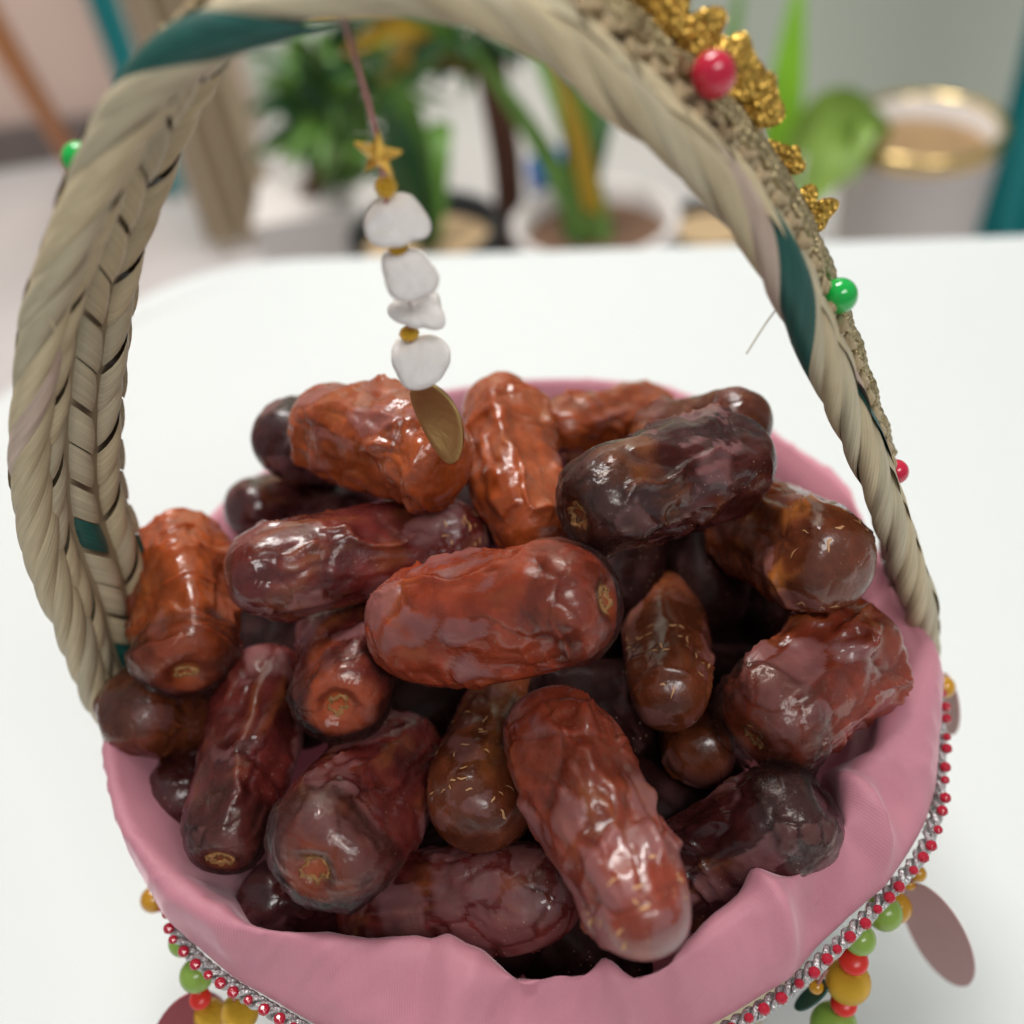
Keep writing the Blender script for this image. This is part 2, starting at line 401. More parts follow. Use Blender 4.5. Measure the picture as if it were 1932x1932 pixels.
def pot(parent, c, r, h, m, taper=.75, soil=True, rimm=None):
    z0 = c[2]-h
    pr_ = [(.001, z0), (r*taper*.97, z0), (r*taper, z0+.006), (r*.97, c[2]-.012), (r, c[2]-.010), (r, c[2]-.002), (r-.003, c[2]), (r*.88, c[2]-.002), (r*.86, c[2]-.03), (r*.80, c[2]-.05)]
    v, f = lathe(pr_, 48, (c[0], c[1], 0)); mk('pot', v, f, m, parent)
    if rimm:
        v, f = lathe([(r*1.005, c[2]-.012), (r*1.015, c[2]-.004), (r*1.0, c[2]+.003), (r*.9, c[2]+.002), (r*.875, c[2]-.012)], 48, (c[0], c[1], 0)); mk('rim_band', v, f, rimm, parent)
    if soil:
        pr_ = [(.001, c[2]-.018), (r*.4, c[2]-.016), (r*.87, c[2]-.022)]; v, f = lathe(pr_, 40, (c[0], c[1], 0)); mk('soil', v, f, M_dull if rimm else M_soil, parent)
def blade(parent, pts_, w, m, fold=.3, name='leaf'):
    c = catmull(pts_, 18); n_ = len(c); t_ = np.gradient(c, axis=0); vv = []
    for i in range(n_):
        tt = nrm(t_[i]); sd = nrm(np.cross(tt, nrm(CP-c[i]))); up = np.cross(sd, tt); q_ = i/(n_-1); ww = w*(math.sin(math.pi*min(1, .12+.88*q_**.8))**.7)
        for k in (-1, -.5, 0, .5, 1): vv.append(c[i]+sd*ww*k*.5+up*ww*fold*abs(k)*.5)
    return mk(name, vv, gridf(n_, 5), m, parent)
def bgp(x, y, h): return at_dist(x, y, h)
# white pot with yellow green blades
c = bgp(1122, 408, .82); r = 160/1932*(((c-CP) @ FWD))
pl = empty('potted_plant', (c[0], c[1], FL), 'blurred white round pot with yellow green blades behind the table', 'plant')
pot(pl, c, r, c[2]-FL-.001, M_pot)
cs = c+np.array([0, 0, -.02])
for (x, y, h, w, m) in ((870, 60, .80, .018, M_g1), (960, -40, .9, .022, M_g1), (1040, 90, .80, .016, M_y), (1105, 40, .84, .018, M_g1), (1150, -20, .86, .025, M_g1), (1200, 60, .9, .02, M_g2), (1020, -60, .95, .02, M_g2)):
    e = bgp(x, y, h); b = cs+np.array([RND.uniform(-.025, .025), RND.uniform(-.02, .02), 0]); blade(pl, [b, b*.6+e*.4+np.array([0, 0, .02]), e], w, m)
# black pot with tall trunk
c = bgp(800, 425, .80); r = 148/1932*((c-CP) @ FWD)
pl = empty('potted_plant', (c[0], c[1], FL), 'blurred black pot with pale soil behind the hanging charm', 'plant')
pot(pl, c, r, c[2]-FL-.001, M_potd, .8, False); v, f = lathe([(.001, c[2]-.02), (r*.86, c[2]-.022)], 40, (c[0], c[1], 0)); mk('soil', v, f, M_tan, pl)
for (x, y, h, w, m) in ((720, 200, .78, .03, M_g2), (850, 230, .85, .03, M_g1), (690, 330, .74, .025, M_g2), (760, 150, .8, .03, M_g1)):
    e = bgp(x, y, h); b = c+np.array([0, 0, -.02]); blade(pl, [b, b*.5+e*.5+np.array([0, 0, .03]), e], w, m)
# red brown trunk
b = bgp(975, 560, .90); b[2] = max(b[2], FL); t0 = bgp(968, 470, .90); t1 = bgp(925, 120, .90)
tr = empty('indoor_palm', (t0[0], t0[1], FL), 'blurred plant with a thin red brown trunk behind the charm', 'plant')
v, f = tube(catmull([(t0[0]+.01, t0[1], FL), t0, (t0+t1)/2+np.array([.004, 0, 0]), t1], 20), [.014]*20, 12); mk('trunk', v, f, M_trunk, tr)
rr_ = random.Random(3)
for k in range(46):
    x, y = rr_.gauss(810, 120), rr_.gauss(80, 70); e = bgp(x, y, rr_.uniform(.85, 1.1)); blade(tr, [t1, (t1+e)/2+np.array([0, 0, .03]), e], rr_.uniform(.014, .035), rr_.choice([M_y, M_g1, M_g2, M_g1, M_g2]), name='crown_leaf')
# feathery green plant on the left
c = bgp(585, 400, 1.05)
fp = empty('potted_plant', (c[0], c[1], FL), 'blurred feathery green plant in a pale box pot left of the charm', 'plant')
cc = bgp(570, 372, 1.05); w_ = 88/1932*((cc-CP) @ FWD)
v, f = bx(cc[0]-w_, cc[0]+w_, cc[1]-w_, cc[1]+w_, FL+.001, cc[2]); mk('pot', v, f, M_pot, fp, smooth=False)
top = bgp(650, 200, 1.05)
v, f = tube([(cc[0], cc[1], cc[2]-.01), tuple((cc+top)/2), tuple(top)], .008, 8); mk('stem', v, f, M_trunk, fp)
for k in range(130):
    x = rr_.choice([rr_.gauss(590, 60), rr_.gauss(690, 80)]); y = rr_.gauss(200, 85); e = bgp(x, min(330, y), rr_.uniform(.95, 1.2)); s_ = cc*(1-.7)+top*.7+np.array([rr_.uniform(-.03, .03), 0, rr_.uniform(-.06, .05)])
    blade(fp, [s_, (s_+e)/2+np.array([0, 0, .025]), e], rr_.uniform(.010, .022), rr_.choice([M_g1, M_g2, M_g1]))
# right: gold rimmed pot with spotted leaf and lime blade
c = bgp(1742, 238, 1.0); r = 150/1932*((c-CP) @ FWD)
gp = empty('potted_plant', (c[0], c[1], FL), 'blurred white pot with shiny gold rim and spotted leaf at upper right', 'plant')
pot(gp, c, r, c[2]-FL-.001, M_pot, .8, True, M_brassr)
b = c+np.array([-.05, 0, -.02])
for (x, y, h, w, m) in ((1510, 400, .88, .06, M_gl), (1600, 350, .87, .02, M_gl), (1480, 300, .95, .05, M_gl)):
    e = bgp(x, y, h); blade(gp, [b, (b+e)/2+np.array([0, -.01, .045]), e], w, m)
lb = empty('grass_plant', (bgp(1480, 300, 1.15)[0], bgp(1480, 300, 1.15)[1], FL), 'bright lime green upright blades left of the gold rimmed pot', 'plant')
q0 = bgp(1470, 330, 1.15); pq = np.array([q0[0], q0[1], FL])
for (x0, y0, x1, y1, w, m) in ((1475, 240, 1512, -60, .038, M_g3), (1375, 200, 1405, -70, .02, M_g1), (1270, 80, 1255, -80, .04, M_g2)):
    a_ = bgp(x0, y0, 1.15); e = bgp(x1, y1, 1.2); blade(lb, [pq, a_, e], w*1.2, m, .15)
# small dark pot and tan stone, blue cup
c = bgp(1345, 415, .92); dp = empty('small_pot', (c[0], c[1], FL), 'blurred small dark pot right of the white round pot', 'pot'); pot(dp, c, .05, c[2]-FL-.001, M_potd, .85, False)
v, f = lathe([(.001, c[2]-.010), (.043, c[2]-.014)], 30, (c[0], c[1], 0)); mk('soil', v, f, M_tan, dp)
c = bgp(1060, 305, 1.15); v, f = lathe([(.001, FL+.001), (.035, FL+.001), (.042, c[2]-.005), (.042, c[2]), (.038, c[2]), (.034, FL+.01), (.001, FL+.008)], 32, (c[0], c[1], 0))
tag(mk('blue_bucket', v, f, M_blue), 'blurred blue container between the trunk and the white round pot', 'container')
# curtains and wooden pole
def curtain(name, pxs, h, m, label, wave=.02, nwv=5, zt=.9):
    a = bgp(*pxs[0], h); b = bgp(*pxs[1], h); NU_, NV_ = 60, 8; vv = []
    for i in range(NU_):
        q_ = i/(NU_-1); p = a*(1-q_)+b*q_; d_ = nrm(np.array([b[0]-a[0], b[1]-a[1], 0])); nn_ = np.array([-d_[1], d_[0], 0])
        for k in range(NV_):
            z = FL+.01+(zt-FL-.01)*k/(NV_-1); vv.append(np.array([p[0], p[1], 0])+nn_*wave*math.sin(q_*nwv*2*math.pi+.4*math.sin(k))+np.array([0, 0, z]))
    v = np.array(vv); f = gridf(NU_, NV_); v2 = v+nn_*.003; n0 = len(v)
    return tag(mk(name, np.vstack([v, v2]), f+[tuple(i+n0 for i in reversed(q)) for q in f], m), label, 'curtain')
curtain('curtain', ((1893, 230), (2300, 200)), 1.1, M_teal, 'teal curtain hanging at the far right edge', .015, 4)
curtain('curtain', ((185, 60), (245, 60)), 1.55, M_teal, 'narrow teal cloth strip hanging at the upper left', .01, 1.0)
curtain('curtain', ((268, 100), (440, 100)), 1.35, M_beige, 'beige draped cloth behind the left side of the handle', .02, 3.3)
b_ = onz(165, 312, FL); b_ = b_-np.array([0, .04, 0]); a_ = bgp(-30, 20, 1.45); d_ = nrm(b_-a_); v, f = tube([a_-d_*.25, a_, b_], [.018, .017, .014], 14)
tag(mk('wooden_pole', v, f, M_wood), 'slanted orange wooden pole at the upper left', 'pole')

# ------------------------------------------------------------------ basket
basket = empty('basket', (0, 0, ZT), 'small palm leaf basket with arched handle and pink satin lining', 'basket')
# woven body: rows of slanted leaf patches (mostly hidden under the lining)
rows = 9
shell = [(.001, ZT+.001), (.052, ZT+.001), (.056, ZT+.004)] + [(.056+.0125*(i/12)**.8, ZT+.004+.078*i/12) for i in range(1, 13)] + [(.0678, -.010), (.0548, ZT+.006), (.001, ZT+.004)]
v, f = lathe(shell, 64); body = mk('basket_body', v, f, M_leaf2, basket, uv=np.column_stack([v[:, 0]*20, v[:, 2]*20]))
for j in range(rows):
    z0 = ZT+.006+j*.0084; r0 = .0572+.0125*((z0-ZT)/.082)**.8; m = 26
    for k in range(m):
        if (k+j) % 2: continue
        a0 = 2*math.pi*(k+.5*(j % 2))/m; vv = []; uvv = []
        for s in np.linspace(-1, 1, 7):
            for w in np.linspace(-1, 1, 4):
                a = a0+s*1.0*2*math.pi/m; r = r0+.0013*math.cos(s*1.57)+.0004*(1-w*w)
                z = z0+w*.0043+s*.002; vv.append((r*math.cos(a), r*math.sin(a), z)); uvv.append((w*.5+.5, s*.5+.5))
        mk('leaf_strip', vv, gridf(7, 4), M_leafg if RND.random() < .1 else M_leaf, body, uv=uvv) if math.sin(a0) < .3 else None

# pink satin lining
NT_, NS_ = 640, 84
inner = [(-180, .0700), (-173, .071), (-166.6, .0690), (-157.5, .0680), (-146.9, .0690), (-140.5, .0685), (-134.5, .0662), (-128.9, .0632), (-118.7, .0590), (-112.4, .0573), (-106.8, .0560),
         (-103, .0578), (-100.4, .0594), (-89.8, .0604), (-83.2, .0610), (-81.4, .0632), (-77.1, .0632), (-70.2, .0614), (-63.7, .0608), (-60.5, .0612), (-54.5, .0628), (-45.1, .0632), (-34, .0616), (-19, .0636), (-3, .066),
         (14, .069), (36, .0695), (56, .0705), (82, .0705), (120, .069), (150, .069), (180, .0700)]
ia = np.radians([a for a, _ in inner]); ir = np.array([r for _, r in inner])
th = np.linspace(-math.pi, math.pi, NT_, endpoint=False); rin = np.interp(th, ia, ir)
trimpx = [(1765, 1290), (1768, 1380), (1768, 1450), (1765, 1520), (1740, 1600), (1705, 1640), (1640, 1710), (1560, 1790), (1480, 1860), (1390, 1920), (520, 1900), (420, 1840), (350, 1780)]
TZ = -.013
tp = [onz(x, y, TZ) for x, y in trimpx]; ta = [math.atan2(p[1], p[0]) for p in tp]; tr_ = [math.hypot(p[0], p[1])+.0002 for p in tp]
o_ = np.argsort(ta); ta = np.array(ta)[o_]; tr_ = np.array(tr_)[o_]
ta = np.concatenate([[-math.pi, -2.75], ta, [-.13, .13, .36, 1.2, math.pi]]); tr_ = np.concatenate([[.0788, .0782], tr_, [.0727, .0727, .0785, .0790, .0788]])
rout = np.interp(th, ta, tr_)-.0012
k_ = np.exp(-np.linspace(-2, 2, 21)**2); k_ /= k_.sum()
sm = lambda a: np.convolve(np.concatenate([a[-10:], a, a[:10]]), k_, 'valid')
rout = sm(rout); k_ = np.exp(-np.linspace(-2, 2, 9)**2); k_ /= k_.sum()
rin = np.convolve(np.concatenate([rin[-4:], rin, rin[:4]]), k_, 'valid')
trimz = TZ - .004*sst(.2, 1.2, th) - .006*(1-sst(math.radians(-158), math.radians(-143), th))
tuck = .0042*(1-sst(math.radians(-158), math.radians(-143), th))
S = np.linspace(0, 1, NS_); V = np.zeros((NT_, NS_, 3)); UVc = np.zeros((NT_, NS_, 2))
# fold ridges: (angle at the rim deg, width deg, height mm, shear deg toward the inside)
frnd = random.Random(21)
folds = [(frnd.uniform(-175, 0), frnd.uniform(2., 4.5), frnd.uniform(.5, 1.3)*frnd.choice([-1, 1]), frnd.uniform(-9, 9)) for _ in range(22)]+[(-62, 2.6, 3.8, 4), (-54, 4.0, -2.6, 8), (-45, 2.8, 3.8, 9), (-38, 4, -2.2, 8), (-82, 1.8, 1.8, -3), (-78.5, 2.6, -1.6, -4), (-105, 3, 1.9, 6), (-98, 4, -1.3, 4), (-128, 7, -.9, -5), (-136, 5, .8, -4),
         (-20, 8, .8, 5), (-30, 7, -.7, 3), (5, 6, .8, 0), (30, 8, -.5, 0), (60, 7, .7, 0), (110, 8, .6, 0), (-160, 8, .5, 0), (-113, 5, .6, 3), (-70, 4, .5, 3)]
for i in range(NT_):
    t = th[i]; ri, ro = rin[i], rout[i]; zt = trimz[i]
    # control profile from the trim up over the rim and down inside
    fr = float(sst(-2.75, -2.35, np.array(t))*(1-sst(-.75, -.1, np.array(t)))); ri = ri+.0013*fr
    mx = lambda p, q_: (p[0]*(1-fr)+q_[0]*fr, p[1]*(1-fr)+q_[1]*fr)
    cp = [(ro-.0008, zt-.002), mx((ro+.0004, zt+.003), (ro+.0003, zt+.0012)), mx((ro, min(-.002, zt+.009)), (ro-.0012, zt+.0050)), mx((ro-.0016, .0012), (.62*ro+.38*ri, -.0042)), mx((.5*ro+.5*ri+.0008, .0008), (.25*ro+.75*ri+.0006, -.0004)),
          mx((ri+.0020, -.0024), (ri+.0010, .0002)), mx((ri, -.0062), (ri-.0004, -.0032)), (min(ri-.0012, .0655), -.014), (min(ri-.004, .060), -.03), (.046, -.060), (.02, -.070), (.0005, -.071)]
    pr = catmull([(a, b, 0) for a, b in cp], 400)[:, :2]
    L = np.concatenate([[0], np.cumsum(np.linalg.norm(np.diff(pr, axis=0), axis=1))])
    sw = L[-1]*(S**1.25); P = np.column_stack([np.interp(sw, L, pr[:, 0]), np.interp(sw, L, pr[:, 1])])
    tg = np.gradient(P, axis=0); nn = np.column_stack([tg[:, 1], -tg[:, 0]]); nn /= np.linalg.norm(nn, axis=1)[:, None]+1e-9
    dsp = np.zeros(NS_)
    inn = np.clip((sw-.006)/.022, 0, 2)
    env = sst(.0, .013, sw)*(1-sst(.05, .075, sw))
    for a, w, h, sh in folds:
        da = (math.degrees(t)-(a+sh*inn)+180) % 360-180
        dsp += h*.001*np.exp(-np.sqrt((da/w)**2+.02)**1.35)*env
    P = P+nn*dsp[:, None]
    V[i, :, 0] = P[:, 0]*math.cos(t); V[i, :, 1] = P[:, 0]*math.sin(t); V[i, :, 2] = P[:, 1]
    UVc[i, :, 0] = t/(2*math.pi)+.5; UVc[i, :, 1] = sw
Vf = V.reshape(-1, 3)
wob = fbm(Vf*70, 5, 2)*.0004
_sw = UVc.reshape(-1, 2)[:, 1]; _th = UVc.reshape(-1, 2)[:, 0]*2*np.pi
_q = np.column_stack([np.cos(_th)*16+_sw*120, np.sin(_th)*16-_sw*60, _sw*55])
wob += np.clip(1-np.abs(fbm(_q, 9, 2))*2.6, 0, 1)**3*.0004*sst(.002, .012, _sw)*(1-sst(.028, .045, _sw))
_q = np.column_stack([np.cos(_th)*60, np.sin(_th)*60, _sw*70]); wob += fbm(_q, 14, 2)*.00010*(1-sst(.008, .02, _sw))
nr = np.column_stack([Vf[:, 0], Vf[:, 1], np.full(len(Vf), .06)]); nr /= np.linalg.norm(nr, axis=1)[:, None]
Vf = Vf+nr*wob[:, None]
lining = mk('lining', Vf, gridf(NT_, NS_, wrapu=True), M_satin, basket, uv=UVc.reshape(-1, 2))

# beaded trim ring under the lining edge
def trim_at(a):
    i = (a+math.pi)/(2*math.pi)*NT_; i0 = int(i) % NT_; i1 = (i0+1) % NT_; w = i-int(i)
    r = rout[i0]*(1-w)+rout[i1]*w+.0012-tuck[i0]; z = trimz[i0]*(1-w)+trimz[i1]*w
    return r, z
parts = []
for s in range(3):
    path = []
    for a in np.linspace(0, 2*math.pi, 900, endpoint=False)-math.pi:
        r, z = trim_at(a); ph = a*75+s*2.094
        r += .0002+.0008*math.cos(ph); z += -.0012+.0012*math.sin(ph); path.append((r*math.cos(a), r*math.sin(a), z))
    v, f = tube(path+[path[0]], .0005, 6, False); parts.append((v, f))
for s in range(2):
    path = []
    for a in np.linspace(0, 2*math.pi, 900, endpoint=False)-math.pi:
        r, z = trim_at(a); ph = a*60+s*3.14
        r += .0001+.0006*math.cos(ph); z += -.0031+.0009*math.sin(ph); path.append((r*math.cos(a), r*math.sin(a), z))
    parts.append(tube(path+[path[0]], .0005, 6, False))
v, f = join(parts); trim = mk('trim_braid', v, f, M_silver, basket)
def faceted(n=8, m=4):
    v = []
    for i in range(m+1):
        a = math.pi*(i+.5)/(m+1)
        for k in range(n): v.append((math.sin(a)*math.cos(2*math.pi*(k+.5*i)/n), math.sin(a)*math.sin(2*math.pi*(k+.5*i)/n), math.cos(a)*.9))
    f = []
    for i in range(m):
        for k in range(n): f += [(i*n+k, i*n+(k+1) % n, (i+1)*n+k), (i*n+(k+1) % n, (i+1)*n+(k+1) % n, (i+1)*n+k)]
    return np.array(v), [tuple(reversed(q)) for q in f]+[tuple(range(n)), tuple(range(m*n, m*n+n))[::-1]]
fv, ff = faceted()
ME_cry = mesh('crystal_bead', fv, ff, M_rcry, smooth=False)
nc = 156
for k in range(nc):
    a = -math.pi+2*math.pi*(k+.3*RND.random())/nc; r, z = trim_at(a)
    r += .0009+.0003*RND.random(); s = .00098*(1 if k % 3 else .8)
    inst('crystal_bead', ME_cry, trim, (r*math.cos(a), r*math.sin(a), z+.0009), None, (s, s, s*.95))

# ------------------------------------------------------------------ handle
HAX = nrm([.9985, -.0554, 0]); MID = np.array([-.002, -.0077, 0])
arch_px = [(190, 1340), (125, 1180), (67, 1050), (46, 900), (48, 780), (66, 620), (106, 500), (157, 360), (230, 218), (340, 104), (460, 42), (600, 0), (750, -16), (900, 14), (1030, 74), (1150, 172), (1290, 292), (1392, 400), (1475, 520), (1560, 690), (1640, 880), (1700, 1030), (1745, 1180)]
HN = np.array([-HAX[1], HAX[0], 0])
A3 = np.array([onplane(x, y, MID, HN) for x, y in arch_px])
A3 = np.vstack([A3[0]+np.array([.0035, .001, -.022]), A3, A3[-1]+np.array([.0030, .0, -.016])])
cv = catmull(A3, 1200); Lc = np.concatenate([[0], np.cumsum(np.linalg.norm(np.diff(cv, axis=0), axis=1))]); LEN = Lc[-1]
def hpos(s): s = np.clip(s, 0, LEN); return np.array([np.interp(s, Lc, cv[:, k]) for k in range(3)]).T
def hframe(s):
    p = hpos(s); t = nrm(hpos(s+.002)-hpos(s-.002)); q = s/LEN
    tilt = math.radians(16+20*math.sin(math.pi*min(1, max(0, q)))**.7 - 20*q+(6*math.exp(-((q-.25)/.12)**2)))
    b = np.array([math.sin(tilt), math.cos(tilt), 0]); b = nrm(b-t*(b @ t)*.5)
    nn = nrm(np.cross(t, b)); 
    if nn @ (p-np.array([0, p[1], .02])) < 0: nn = -nn
    return p, t, b, nn
BW = .0205
def hsurf(s, c, h):
    p, t, b, nn = hframe(s); return p+b*c+nn*h
# core band
vv = []; ns = 140
for i in range(ns):
    s = LEN*i/(ns-1)
    for c, h in ((.001, -.0011), (BW-.0014, -.0011), (BW-.0014, .0011), (.001, .0011)): vv.append(hsurf(s, c, h))
handle = mk('handle', vv, gridf(ns, 4, wrapv=True), M_core, basket, uv=np.zeros((len(vv), 2)))
# plaited strips
def s_of_px(x, y):
    P = onplane(x, y, MID, HN); return Lc[np.argmin(np.linalg.norm(cv-P, axis=1))]
sg_ = s_of_px(75, 1090)
q = .0165; KS = 1.35
for fam in (0, 1):
    for i in range(-3, int(LEN/q)+1):
        for ply in range(2):                                   # every strand is two leaves side by side
            vv = []; uvv = []; nl, nw = 25, 5; okk = False
            for l in range(nl):
                c = (BW+.0006)*l/(nl-1); cz = math.cos(math.pi*(2*c-BW)*KS/q)*(1 if fam == 0 else -1)
                for w in range(nw):
                    x = w/(nw-1)-.5
                    s = i*q+(c if fam == 0 else BW-c)*KS+((ply-.5)*.47+x*.45)*q
                    ef = min(1., min(c, BW+.0006-c)/.0022); hh = .0023*ef*math.copysign(abs(cz)**.7, cz)+.0005*(1-4*x*x)*(1 if cz > 0 else -1)+.0002*ply*(1 if cz > 0 else -1)
                    if 0 < s < LEN: okk = True
                    vv.append(hsurf(min(LEN, max(0, s)), c, hh)); uvv.append((x+.5, l/(nl-1)))
            if not okk: continue
            r = RND.random(); m = M_leaf if r < .58 else M_leaf2 if r < .95 else M_leafm if r < .975 else M_leafg
            if fam == 1 and ply == 0 and abs(i*q+.5*BW*KS-sg_) < q*.5: m = M_leafg
            mk('plait_strip', vv, gridf(nl, nw), m, handle, uv=uvv)
# wrapped front edge
pitch = .0084; nwrap = int(LEN/pitch)
green_at = []
gs = [s_of_px(430, 75), s_of_px(1490, 540)]; ps = [s_of_px(1410, 420), s_of_px(60, 850)]
for i in range(-1, nwrap+1):
    sc_ = (i+.5)*pitch; nph, nw = 44, 9; vv = []; uvv = []
    jit = RND.uniform(-.0008, .0008); wid = pitch*RND.uniform(1.5, 1.8); bul = RND.uniform(.0006, .0012)
    ph0 = RND.uniform(-.25, .25); isg = min(abs(sc_-g) for g in gs) < pitch*.5
    if isg: wid *= 1.25
    for l in range(nph):
        ph = (.1+2.9*l/(nph-1)) if (isg and abs(sc_-gs[0]) < pitch*.5) else -.6+2*math.pi*1.12*l/(nph-1)
        for w in range(nw):
            x = w/(nw-1)-.5
            s = sc_+jit+.040*(ph-1.6)/(2*math.pi)+x*wid
            if s < 0 or s > LEN: s = min(LEN, max(0, s))
            rr = .0001+(.0006 if isg else 0)+.0009*(x+.5)+bul*(1-4*x*x)*(.8 if x < 0 else 1.)+(-.00012*i if False else 0)+.00025*(l/(nph-1))
            # angle 0 = outward (nn), pi/2 = toward the viewer (-b)
            rn, rb = .0013+rr, .0016+rr
            p, t, b, nn = hframe(s)
            vv.append(p+b*.0012+nn*rn*math.cos(ph+ph0)-b*rb*math.sin(ph+ph0)); uvv.append((x+.5, l/(nph-1)*3))
    m = M_leaf if RND.random() < .6 else M_leaf2
    if isg: m = M_leafg
    elif min(abs(sc_-g) for g in ps) < pitch*.5: m = M_leafp
    mk('leaf_wrap', vv, gridf(nph, nw), m, handle, uv=uvv)
# gold trim on the outer face
s0, s1 = .05, LEN-.05
for c, h, r in ((.0098, .0027, .00075), (.0113, .0030, .00085), (.0131, .0027, .0008)):
    path = []; 
    for s in np.linspace(s0, s1, 500):
        path.append(hsurf(s, c+.0003*math.sin(s*900), h+.0002*math.sin(s*700+c*9000)+.0008*(1-sst(.35, .6, s/LEN))))
    v, f = tube(path, r*(1+.12*np.sin(np.linspace(0, 900, 500))), 8); mk('gold_cord', v, f, M_cord, handle)
sv, sf = sphere(7, 8); ME_gb = mesh('gold_bead', sv, sf, M_gbead)
nb = int((s1-s0)/.0019)
for k in range(nb):
    s = s0+(k+.3*RND.random())*.0019
    p, t, b, nn = hframe(s); z = 1 if k % 2 else -1
    ax = nrm(t*.5+b*z*.9); m = Matrix((tuple(ax), tuple(nrm(np.cross(nn, ax))), tuple(nn))).transposed()
    inst('gold_bead', ME_gb, handle, p+b*(.0066+.0009*z)+nn*(.0028+.0006*(1-sst(.35, .6, s/LEN))), m.to_quaternion(), (.0015, .00075, .0007))
# lace scallops
def scallop(rs):
    nr_, na = 8, 36; vv = []
    for side in (1, -1):
        for i in range(nr_+1):
            for k in range(na+1):
                a = math.pi*k/na; lob = .0030+.0019*abs(math.sin(1.5*a+.0))**.6+.0006*math.sin(5*a+rs)
                r = lob*i/nr_
                th_ = .0006*(1-(i/nr_)**4)+.0002*math.sin(r*9000+a*17+rs)*(1-i/nr_)
                vv.append((r*math.cos(a)*1.05, side*th_, r*math.sin(a)*1.15))
    n1 = (nr_+1)*(na+1); f = [tuple(reversed(x)) for x in gridf(nr_+1, na+1)]+[tuple(i+n1 for i in x) for x in gridf(nr_+1, na+1)]
    return np.array(vv), f
lace_s = [s_of_px(x, y) for x, y in ((960, 50), (1060, 105), (1150, 180), (1215, 235), (1290, 300), (1345, 350), (1420, 450), (1478, 540))]
for s in lace_s:
    v, f = scallop(RND.random()*6); p, t, b, nn = hframe(s); sc_ = RND.uniform(.95, 1.25)*(1 if s < s_of_px(1380, 400) else .6)
    lean = nrm(nn+b*RND.uniform(-.1, .5)); sd = nrm(t+b*RND.uniform(-.4, .2)); bb = np.cross(lean, sd)
    W = p+b*.0150+nn*.0026+sc_*(v[:, :1]*sd+v[:, 1:2]*bb+v[:, 2:]*lean)
    mk('gold_lace_scallop', W, f, M_gold, handle)
# beads sewn along the handle
sv, sf = sphere(20, 28); ME_ball = {m.name: mesh('bead', sv, sf, m) for m in (M_red, M_grn, M_olive, M_amb, M_redp, M_yel)}
def ball(name, m, parent, px, dep, rpx, scl=(1, 1, 1)):
    r = rpx/1932*dep; return inst(name, ME_ball[m.name], parent, ond(px[0], px[1], dep), None, (r*scl[0], r*scl[1], r*scl[2]))
ball('bead', M_red, handle, (1346, 141), .1205, 43, (1, 1, 1.06))
ball('bead', M_grn, handle, (1584, 558), .142, 34)
ball('bead', M_red, handle, (1690, 890), .166, 24)
inst('bead', ME_ball[M_grn.name], handle, hsurf(s_of_px(140, 392), .0075, .0052), None, (.0021, .0021, .0021))
inst('bead', ME_ball[M_red.name], handle, hsurf(s_of_px(50, 760), .0065, .0046), None, (.0018, .0018, .0018))
# a few loose leaf fibres
for pl in ([(1475, 570, .139), (1445, 610, .139), (1408, 668, .14)], [(880, 75, .111), (876, 68, .110), (884, 60, .1095), (940, 0, .109)], [(1545, 460, .137), (1556, 520, .138), (1548, 560, .138)], [(60, 585, .131), (95, 605, .13), (105, 625, .13)]):
    v, f = tube(catmull([ond(*p) for p in pl], 16), .00011, 5); mk('loose_fibre', v, f, M_leaf, handle, uv=np.zeros((len(v), 2)))

